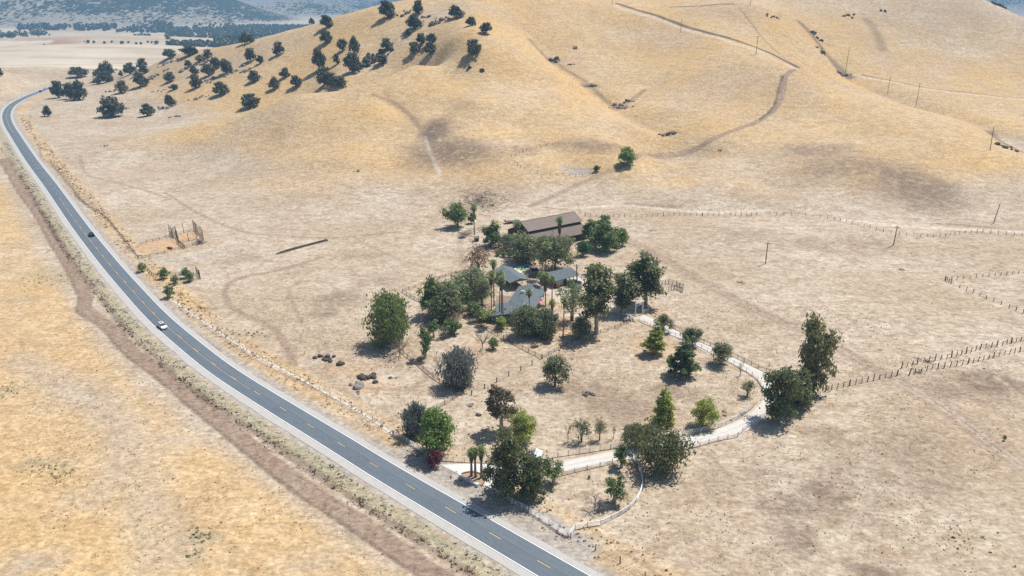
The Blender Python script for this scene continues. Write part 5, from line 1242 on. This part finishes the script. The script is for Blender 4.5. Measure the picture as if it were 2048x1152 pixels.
# ------------------------------------------------------------------ vehicles
def car(label, loc, yaw, paint, suv=0, sunroof=False):
    o = empty('car', loc, yaw, label, 'car')
    mb = MB(); prof = [(-2.25, .42), (-2.3, .75), (-2.15, .98), (-1.2, 1.02), (.75, 1.0), (1.75, .88), (2.2, .72), (2.28, .45), (2.1, .28), (-2.1, .28)]
    mb.add([(x, -.86 * (1 if .35 < z < .9 else .93), z) for x, z in prof] + [(x, .86 * (1 if .35 < z < .9 else .93), z) for x, z in prof], [tuple(range(10)), tuple(range(10, 20))[::-1]] + [(i + 10, (i + 1) % 10 + 10, (i + 1) % 10, i) for i in range(10)])
    mb.build('body', paint, o)
    xr = -2.0 if suv else -1.75; top = 1.62 if suv else 1.46
    def fr(x0, x1, y, z): return [(x0, -y, z), (x1, -y, z), (x1, y, z), (x0, y, z)]
    MB().add(fr(xr, .95, .82, 1.0) + fr(xr + .35, .15, .62, top - .04), [(0, 3, 2, 1), (4, 5, 6, 7), (0, 1, 5, 4), (1, 2, 6, 5), (2, 3, 7, 6), (3, 0, 4, 7)]).build('windows', GLASS, o)
    rf = MB().add(fr(xr + .3, .22, .66, top - .06) + fr(xr + .42, .08, .60, top), [(0, 3, 2, 1), (4, 5, 6, 7), (0, 1, 5, 4), (1, 2, 6, 5), (2, 3, 7, 6), (3, 0, 4, 7)]).build('roof', paint, o)
    if sunroof: boxp(rf, 'sunroof', -1.1, -.35, -.45, .45, top - .01, top + .02, GLASS)
    for x in (-1.4, 1.4):
        for y in (-.8, .8):
            wh = MB().tube([(x, y - .11, .33), (x, y + .11, .33)], .33, 14).build('wheel', DARK, o); MB().tube([(x, y - .12, .33), (x, y + .12, .33)], .18, 10).build('rim', METAL, wh)
    for y in (-.6, .6):
        boxp(o, 'headlight', 2.15, 2.27, y - .2, y + .2, .6, .74, METAL); boxp(o, 'tail_light', -2.31, -2.24, y - .2, y + .2, .7, .85, RED)
        boxp(o, 'mirror', .55, .75, y * 1.55 - .08, y * 1.55 + .08, 1.0, 1.14, paint)
    return o
RED = plain_mat('red plastic', (.5, .03, .03), .1, 1, .4)
PW = plain_mat('white car paint', (.80, .81, .83), .03, 1, .25, .5); PB = plain_mat('black car paint', (.012, .014, .02), .1, 1, .2, .5); PN = plain_mat('navy car paint', (.02, .045, .13), .1, 1, .2, .6)
def on_road(px, py, off, rev):
    s = s_of(px, py); p = along(np.array([s, s + 1.0])); d = p[1] - p[0]; n_ = np.array([-d[1], d[0]])
    q = p[0] + n_ * off; return (q[0], q[1], .02), math.atan2(d[1], d[0]) + (math.pi if rev else 0)
l_, y_ = on_road(331, 655, 1.6, True); car('white car with dark sunroof driving down the highway', l_, y_, PW, 1, True)
l_, y_ = on_road(187, 471, -1.6, False); car('black car driving away up the highway past the cattle pen', l_, y_, PB, 1)
l_, y_ = on_road(78, 184, -1.6, False); car('dark car tiny at the far road bend', l_, y_, PB, 1)
l_, y_ = on_road(92, 178, 1.6, True); car('pale blue car furthest away at the far road bend', l_, y_, plain_mat('pale blue car paint', (.55, .72, .85), .03, 1, .25, .5))
w = px2w(1151, 568); car('navy blue car parked under the utility pole', (w[0], w[1], w[2]), R(12), PN, 1)
# yard things: tractor, parasols, trailer, sheds
w = px2w(1114, 576); b = empty('garden_tractor', w, R(20), 'small red garden tractor beside the garage yard', 'tractor')
boxp(b, 'bonnet', .1, 1.1, -.32, .32, .4, .95, RED, .06); boxp(b, 'chassis', -1.0, 1.1, -.25, .25, .3, .48, DARK); boxp(b, 'seat', -.75, -.25, -.25, .25, .7, .85, DARK); boxp(b, 'fender', -1.0, -.1, -.6, .6, .62, .74, RED)
for x, y, r_ in ((-.6, -.55, .42), (-.6, .55, .42), (.75, -.45, .28), (.75, .45, .28)): MB().tube([(x, y - .12, r_), (x, y + .12, r_)], r_, 12).build('wheel', DARK, b)
MB().tube([(0, 0, .9), (-.2, 0, 1.25)], .03, 5).build('steering_column', DARK, b)
PINK = plain_mat('pink canvas', (.80, .16, .24), .08, 1)
for px_, py_, m_, lb in ((1078, 608, WHITEP, 'open white parasol beside the house'), (1076, 614, PINK, 'open pink parasol beside the house')):
    w = px2w(px_, py_); b = empty('parasol', w, 0, lb, 'parasol'); MB().tube([(0, 0, 0), (0, 0, 2.35)], .04, 6).build('pole', METAL, b)
    k = 8; mb = MB(); mb.add([(0, 0, 2.45)] + [(1.5 * math.cos(i * .785), 1.5 * math.sin(i * .785), 1.95) for i in range(8)], [(0, i + 1, (i + 1) % 8 + 1) for i in range(8)]); mb.build('canopy', m_, b)
w = px2w(1022, 446); b = empty('flatbed_trailer', w, R(18), 'dark flatbed trailer parked at the gable of the barn', 'trailer')
boxp(b, 'bed', -2.8, 2.8, -1.1, 1.1, .75, .95, OLDW); MB().tube([(2.8, 0, .7), (4.1, 0, .6)], .08, 6).build('tongue', OLDW, b); boxp(b, 'headboard', -2.8, -2.7, -1.1, 1.1, .95, 1.7, OLDW)
for x in (-.8, .2):
    for y in (-1.0, 1.0): MB().tube([(x, y - .12, .38), (x, y + .12, .38)], .38, 12).build('wheel', DARK, b)
w = px2w(953, 482); b = empty('pump_house', w, R(15), 'tiny brick pump house in the barnyard corner', 'shed')
boxp(b, 'wall', -.9, .9, -.8, .8, -.1, 1.7, BRK)
for sg in (-1, 1): roof(b, 'roof', [(-1.1, 1.05 * sg, 1.6), (1.1, 1.05 * sg, 1.6), (1.1, 0, 2.3), (-1.1, 0, 2.3)], GREYW)
boxp(b, 'door', -.35, .35, -.86, -.8, 0, 1.4, DARK)
w0, w1 = px2w(551, 508), px2w(655, 481); dv = np.array(w1[:2]) - np.array(w0[:2]); L_ = np.linalg.norm(dv)
b = empty('pole_pile', ((w0[0] + w1[0]) / 2, (w0[1] + w1[1]) / 2, max(w0[2], w1[2])), math.atan2(dv[1], dv[0]), 'long dark poles stacked in a line on the pale field', 'pole pile')
for i, (y, z, a, c_) in enumerate(((-.55, .2, -.5, .5), (-.1, .2, -.46, .49), (.35, .2, -.4, .5), (-.3, .52, -.42, .44), (.15, .5, -.3, .5), (-.9, .15, -.5, -.1))): MB().tube([(a * L_, y, z), (c_ * L_, y + .1, z)], .2, 7).build('log', POLE, b)
for px_, py_, lb in ((340, 498, 'rusty trough lying in the sandy cattle pen'), (1377, 1107, None)):
    if lb:
        w = px2w(px_, py_); b = empty('trough', w, R(-25), lb, 'trough'); RUST = plain_mat('rusty iron', (.11, .055, .04), .3, 2)
        MB().tube([(-1.1, 0, .45), (1.1, 0, .45)], .45, 10).build('drum', RUST, b)
        for x in (-.7, .7): boxp(b, 'saddle', x - .1, x + .1, -.5, .5, -.1, .2, OLDW)

# ------------------------------------------------------------------ rocks
ROCKD = plain_mat('dark basalt boulders', (.085, .075, .07), .45, .9, bump=.6); ROCKG = plain_mat('grey granite boulders', (.28, .255, .235), .4, .8, bump=.6); ROCKM = plain_mat('lichen brown boulders', (.165, .145, .125), .45, .8, bump=.6)
def rock_mesh(seed, mat):
    import bmesh
    bm = bmesh.new(); bmesh.ops.create_icosphere(bm, subdivisions=2, radius=1); g = random.Random(seed)
    ax = [Vector((g.uniform(-1, 1), g.uniform(-1, 1), g.uniform(-1, 1))).normalized() for _ in range(9)]
    for v in bm.verts:
        s_ = 1.0
        for a in ax:
            d = v.co.normalized().dot(a)
            if d > .55: s_ = min(s_, .62 / d + .08)
        v.co *= s_ * g.uniform(.93, 1.05); v.co.z *= .8
    me = bpy.data.meshes.new('rock'); bm.to_mesh(me); bm.free(); me.materials.append(mat); return me
RK = {m.name: [rock_mesh(i + 50, m) for i in range(4)] for m in (ROCKD, ROCKG, ROCKM)}
def outcrop(px, py, n_, spread, size, mat, label, sy=.7):
    w = px2w(px, py); g = random.Random(px * 7 + py)
    o = empty('rock_outcrop', w, 0, label, 'rocks', 'rock outcrops')
    for i in range(n_):
        x, y = g.gauss(0, spread), g.gauss(0, spread * sy); s_ = size * g.uniform(.35, 1.0) * (1.25 if i < 2 else 1) * (1.3 if py < 300 or py in (718, 728, 755, 775) else 1)
        link('rock', RK[mat.name][i % 4], o, (x, y, h1(w[0] + x, w[1] + y) - w[2] + s_ * .25), (g.uniform(-.4, .4), g.uniform(-.4, .4), g.uniform(0, 6.28)), (s_ * g.uniform(.8, 1.4), s_, s_ * g.uniform(.7, 1.3)))
for a in ((652, 718, 12, 1.9, .85, ROCKD, 'dark jagged boulder cluster on the mound near the highway'), (678, 728, 4, .6, .9, ROCKD, 'compact dark boulder pile beside the jagged cluster'),
          (738, 755, 18, 1.6, .8, ROCKD, 'big tumbled heap of dark boulders in the dry field'), (714, 775, 8, 1.1, 1.0, ROCKG, 'pale rounded boulders below the dark heap'), (718, 786, 3, .7, .6, ROCKG, 'few pale low stones beneath the rounded boulders'),
          (783, 757, 4, .6, .7, ROCKM, 'brown boulder pair alone above the grey fence'), (500, 672, 9, 2.4, .5, ROCKD, 'small dark stones scattered near the roadside path'), (1181, 788, 9, 1.3, .7, ROCKM, 'broken flat stones in the paddock below the olive'),
          (937, 811, 9, .8, .55, ROCKG, 'round stone cairn beside the paddock gap'), (957, 829, 2, .5, .6, ROCKM, 'single low brown boulder under the bronze eucalyptus'), (1120, 1060, 9, 1.6, .5, ROCKG, 'white stones heaped at the corner of the highway fence'), (1190, 1090, 14, 2.2, .35, ROCKG, 'grey rubble outside the stone corner of the white fence'),
          (790, 722, 18, 3.0, .3, ROCKM, 'field of small brown stones below the pepper tree'), (1460, 830, 10, 1.6, .5, ROCKM, 'flat stones beside the inner drive fence'), (329, 128, 10, 4.5, 1.6, ROCKM, 'grey boulders at the top of the boulder field'), (316, 150, 14, 5, 1.6, ROCKM, 'boulder scatter surrounding the solitary oak'), (372, 139, 10, 3.5, 1.8, ROCKG, 'pale boulders under the umbrella shaped oak'),
          (410, 126, 8, 4, 1.5, ROCKM, 'boulder line near the pale greyish oak'), (455, 148, 18, 5, 1.8, ROCKG, 'heap of pale boulders around a ragged oak'), (415, 163, 12, 4, 1.6, ROCKG, 'boulders at the lower edge of the thicket'), (493, 142, 8, 3, 1.4, ROCKM, 'small rocks beside the halfway oak'),
          (398, 196, 12, 4, 1.3, ROCKG, 'flat pale outcrop on the lower slope'), (328, 217, 16, 4, 1.5, ROCKG, 'grey boulder pile with an oak in it on the plain'), (348, 234, 5, 2, 1.0, ROCKM, 'few stones on the plain below the boulder pile'), (222, 183, 10, 4, 1.2, ROCKM, 'boulders next to the dusty pale oak'), (323, 182, 9, 4, 1.1, ROCKM, 'loose rocks left of the low scrub oak'.replace('left of', 'next to')),
          (748, 117, 20, 6, 2.0, ROCKD, 'dark rock band down the shaded gully'), (765, 108, 20, 6, 2.2, ROCKD, 'upper end of the dark rock band'), (728, 132, 12, 4, 1.8, ROCKD, 'lower end of the dark rock band'), (872, 46, 16, 4, 1.8, ROCKM, 'jagged rocks round the dead summit tree'), (815, 25, 14, 4.5, 1.8, ROCKM, 'jagged rocks on the hill top beside the cut off oak'), (850, 35, 4, 2, 1.6, ROCKM, 'lone dark boulder near the hilltop'),
          (1109, 122, 9, 2.6, 1.9, ROCKD, 'dark rock step in the upper ravine'), (1138, 130, 6, 2.5, .9, ROCKM, 'small rocks below the ravine step'), (1241, 213, 14, 3.5, 1.2, ROCKG, 'rocks at the fork of the ravine'), (1258, 203, 8, 2.5, 1.1, ROCKM, 'rocks just above the ravine fork'), (1184, 172, 6, 2.0, 1.2, ROCKM, 'rocks halfway down the ravine'), (1339, 268, 12, 2.6, 1.0, ROCKD, 'dark brushy rocks at the ravine mouth'),
          (1635, 75, 12, 5, 1.5, ROCKD, 'dark rocks high in the back ravine'), (1643, 103, 10, 4, 1.5, ROCKD, 'dark rocks halfway down the back ravine'), (1685, 150, 14, 4, 1.5, ROCKM, 'stones where the back ravine meets the spur'), (1545, 34, 7, 3.5, 1.4, ROCKM, 'rocks near the small distant pole'), (1700, 35, 8, 5, 1.4, ROCKM, 'scattered rocks on the far upper grass'), (1767, 22, 4, 2.5, 1.3, ROCKD, 'dark rocks close to the far skyline'),
          (2010, 294, 12, 5, 1.2, ROCKD, 'dark rocks in the ravine beyond the spur end'), (1998, 12, 14, 6, 2.6, ROCKD, 'rocky crest on the far skyline'), (966, 141, 1, 1, 1.6, ROCKD, 'single dark stone on the central hill face'), (933, 140, 2, 1, 1.3, ROCKD, 'pair of dark stones on the open hill below the isolated oak'), (1152, 97, 4, 1.5, 1.2, ROCKM, 'small rocks on the slope across the ravine'), (716, 342, 2, 1, .8, ROCKM, 'two small stones at the spur foot'),
          (205, 293, 5, 2, .7, ROCKG, 'stones on the plain near the highway bend'), (165, 214, 2, 1, .8, ROCKM, 'tiny stones by the bend oaks'), (1640, 990, 3, 1.4, .25, ROCKD, 'dark stones in the burnt pasture patch'), (1438, 302, 3, 1.2, .8, ROCKD, 'dark stone pair beside the hill track')):
    outcrop(*a)
# brush heaps and junk
def brush(px, py, rx, ry, n_, mat, label, L=1.6, hz=.5, nm='brush_pile', cat='brush pile'):
    w = px2w(px, py); g = random.Random(px); mb = MB()
    for _ in range(n_):
        x, y = g.gauss(0, rx * .5), g.gauss(0, ry * .5); a = g.uniform(0, 6.28); l = L * g.uniform(.4, 1.2); z = h1(w[0] + x, w[1] + y) - w[2] + abs(g.gauss(0, hz))
        mb.tube([(x, y, z), (x + math.cos(a) * l, y + math.sin(a) * l, z + g.uniform(-.2, .35))], [.07, .03], 3)
    o = mb.build(nm, mat); o.location = w; tag(o, label, cat)
brush(962, 403, 11, 14, 620, OLDW, 'wide heap of grey dead branches above the lone palm', 2.4, .35)
brush(928, 470, 3.2, 3, 110, OLDW, 'dark heap of brush at the barnyard corner', 1.8, .8)
brush(400, 487, 1.6, 2.2, 90, OLDW, 'dark tangle of timber at the outer corner of the cattle pen', 2.0, .9)
brush(1850, 723, 1.4, .8, 14, OLDW, 'fallen rails under the upper broken fence', 2.2, .4); brush(1838, 745, 1.0, .6, 14, OLDW, 'fallen rails under the lower broken fence', 1.6, .5)
brush(1105, 535, 3.4, 2.5, 90, OLDW, 'dark branches piled in the shade beside the court', 1.6, .5); brush(1303, 461, 1.4, .8, 18, GREYW, 'few grey sticks lying on the pasture', 1.2, .1); brush(1803, 540, 1.6, 1, 22, GREYW, 'bleached branch lying on the open pasture', 1.6, .2)
brush(1480, 565, 1.6, .8, 20, GREYW, 'weathered sticks beside the pasture track', 1.6, .1)

# ------------------------------------------------------------------ ground cover nobody could count
def tufts(name, X, Y, size, mat, seed, per=5, spread=.5, flat=.7):
    rng = np.random.default_rng(seed); Z = hfun(X, Y); k = len(X)
    sz = size * rng.uniform(.4, 1.5, k) if np.isscalar(size) else size
    C = np.repeat(np.c_[X, Y, Z], per, 0); s_ = np.repeat(sz, per)
    off = rng.normal(size=(k * per, 3)) * spread * s_[:, None]; off[:, 2] = np.abs(off[:, 2]) * flat + .1 * s_
    Nn = rng.normal(size=(k * per, 3)); Nn[:, 2] = np.abs(Nn[:, 2]) + .4; Nn /= np.linalg.norm(Nn, axis=1)[:, None]
    V, F = quads(C + off, Nn, 1.0, rng, 1.3); c4 = np.repeat(C + off, 4, 0); V = c4 + (V - c4) * np.repeat(s_, 4)[:, None]
    tag(link(name, big_mesh(name, V, F, mat)), kind='stuff')
rng = np.random.default_rng(5)
def band(n_, off0, off1, s0=0, s1=None, clump=8.0, seed=1, thr=.5):
    s = rng.uniform(s0, s1 or cum[-1] * .8, n_); o_ = rng.uniform(off0, off1, n_)
    T = along(s + .5) - along(s - .5); T /= np.linalg.norm(T, axis=1)[:, None]
    P = along(s) + np.c_[-T[:, 1], T[:, 0]] * o_[:, None]
    m = vn(P[:, 0] / clump * 2, P[:, 1] / clump * 2, seed) > thr
    return P[m, 0], P[m, 1]
L_SCRUB = leaf_mat('pale verge scrub', (0.360, 0.360, 0.270), (0.560, 0.540, 0.420), .2, .1); L_WEED = leaf_mat('dry brown weeds', (0.188, 0.131, 0.088), (0.375, 0.275, 0.188), .3, .1); L_STRAW = leaf_mat('straw tufts', (0.40, 0.305, 0.19), (0.58, 0.475, 0.32), .2, .2); L_GW = leaf_mat('green weeds', (0.300, 0.280, 0.110), (0.460, 0.390, 0.190), .2, .2)
tufts('verge_scrub', *band(3000, 6.5, 9.6, 5, cum[-1] * .62, 4, 3, .44), .24, L_SCRUB, 11, 6)
tufts('bank_weeds', *band(1500, 9.6, 11.7, 5, cum[-1] * .5, 5, 4, .45), .26, L_WEED, 12, 6)
tufts('verge_straw', *band(1800, 8.5, 12.6, 5, cum[-1] * .6, 6, 6, .45), .22, L_STRAW, 19, 4, flat=.5)
tufts('roadside_straw', *band(2400, -14.5, -7.5, 10, cum[-1] * .6, 6, 7, .5), .3, L_STRAW, 13, 4, flat=.5)
tufts('roadside_weeds', *band(1100, -14, -9, cum[-1] * .2, cum[-1] * .75, 5, 9, .6), .35, L_WEED, 14, 5)
# tufts over the fields, thinning with distance
def field(n_, r0, r1, clump, thr, seed, cond=None):
    r_ = np.sqrt(rng.uniform(r0 ** 2, r1 ** 2, n_)); a = rng.uniform(-.64, .64, n_); X = r_ * np.sin(a); Y = r_ * np.cos(a)
    m = (vn(X / clump, Y / clump, seed) * .6 + vn(X / clump * 2.7, Y / clump * 2.7, seed + 1) * .4 > thr) & (np.abs(np.where(X < 56, rdist(np.clip(X, -530, 56), np.clip(Y, 30, 920)), 99)) > 7.5)
    dd, _ = pdist(X, Y, DR[::3], 8); m &= dd > 3.2
    return X[m], Y[m]
tufts('straw_grass', *field(26000, 105, 260, 7, .46, 21), .16, L_STRAW, 15, 3, .5, .4)
tufts('dark_weeds', *field(6500, 110, 420, 14, .64, 25), .125, L_WEED, 16, 4, .5, .3)
gx_, gy_ = [], []
for px_, py_, k, rd in ((400, 1073, 45, 2.4), (388, 1108, 14, 1.4), (110, 560, 60, 9), (90, 935, 36, 4), (20, 780, 30, 4), (120, 950, 26, 3), (1930, 1075, 40, 5)):
    w = px2w(px_, py_); gx_.append(w[0] + rng.normal(size=k) * rd * .6); gy_.append(w[1] + rng.normal(size=k) * rd * .6)
tufts('green_weeds', np.concatenate(gx_), np.concatenate(gy_), .26, L_GW, 17, 5)
# valley woods, far off and beyond counting; the loose trees on the pale mound are things
def far_pts(PX, PY):
    X = np.zeros(len(PX)); Y = X.copy(); z = np.full(len(PX), -20.0)
    dx = (PX - 1024) / FPX; dy = -(PY - 576) / FPX; dyy = CT + dy * ST; dz = -ST + dy * CT
    for _ in range(25):
        t_ = (z - CAMZ) / np.minimum(dz, -.004); X = dx * t_; Y = np.minimum(dyy * t_, 9000); z = .5 * z + .5 * far_z(X, Y)
    return X, Y, far_z(X, Y)
L_FAR = leaf_mat('valley trees', (0.039, 0.065, 0.033), (0.091, 0.117, 0.058), .4, .1)
PXs, PYs, SZ = [], [], []
for x0, x1, y0, y1, k, s_ in ((430, 600, 64, 97, 1700, 9), (300, 470, 56, 66, 420, 9), (330, 470, 66, 78, 300, 9), (450, 620, 52, 64, 900, 9), (0, 95, 66, 74, 60, 9), (150, 232, 52, 62, 70, 14), (38, 140, 53, 61, 70, 14), (335, 430, 86, 94, 200, 8), (65, 92, 66, 71, 24, 10), (235, 330, 58, 66, 50, 10), (290, 345, 46, 58, 60, 11), (268, 302, 70, 73, 26, 7), (380, 470, 48, 56, 50, 8), (1, 30, 72, 77, 16, 10), (250, 300, 55, 62, 26, 11)):
    PXs.append(rng.uniform(x0, x1, k)); PYs.append(rng.uniform(y0, y1, k)); SZ.append(np.full(k, s_) * rng.uniform(.6, 1.3, k))
X, Y, Z = far_pts(np.concatenate(PXs), np.concatenate(PYs)); SZ = np.concatenate(SZ); keep = Y < 3600; X, Y, Z, SZ = X[keep], Y[keep], Z[keep], SZ[keep]
per = 20; k = len(X); C = np.repeat(np.c_[X, Y, Z + SZ * .45], per, 0); s_ = np.repeat(SZ, per)
d = rng.normal(size=(k * per, 3)); d /= np.linalg.norm(d, axis=1)[:, None]
V, F = quads(C + d * s_[:, None] * np.array([.42, .42, .42]), d, 1.0, rng, 1.0); c4 = np.repeat(C + d * s_[:, None] * .42, 4, 0); V = c4 + (V - c4) * np.repeat(s_ * .42, 4)[:, None]
tag(link('valley_woods', big_mesh('valley_woods', V, F, L_FAR)), kind='stuff')
for i, (px_, py_, wp) in enumerate(((169, 84, 3), (177, 86, 8), (188, 86, 6), (209, 87, 6), (224, 85, 5), (245, 88, 8), (257, 86, 5), (273, 89, 6), (282, 89, 6), (296, 85, 5), (304, 86, 5), (314, 88, 9), (89, 93, 6), (99, 71, 4))):
    X, Y, Z = far_pts(np.array([px_ * 1.0]), np.array([py_ * 1.0])); cm, tm, W0, H0 = KIND['oak'][i % 6]; d_ = proj(X[0], Y[0], Z[0])[2]; k_ = wp * d_ / FPX / W0
    o = empty('distant_tree', (X[0], Y[0], Z[0]), i, 'small dark tree dotted on the pale valley mound', 'tree', 'trees dotted on the valley mound'); o.scale = (k_, k_, k_); link('trunk', tm, o); link('crown', cm, o)
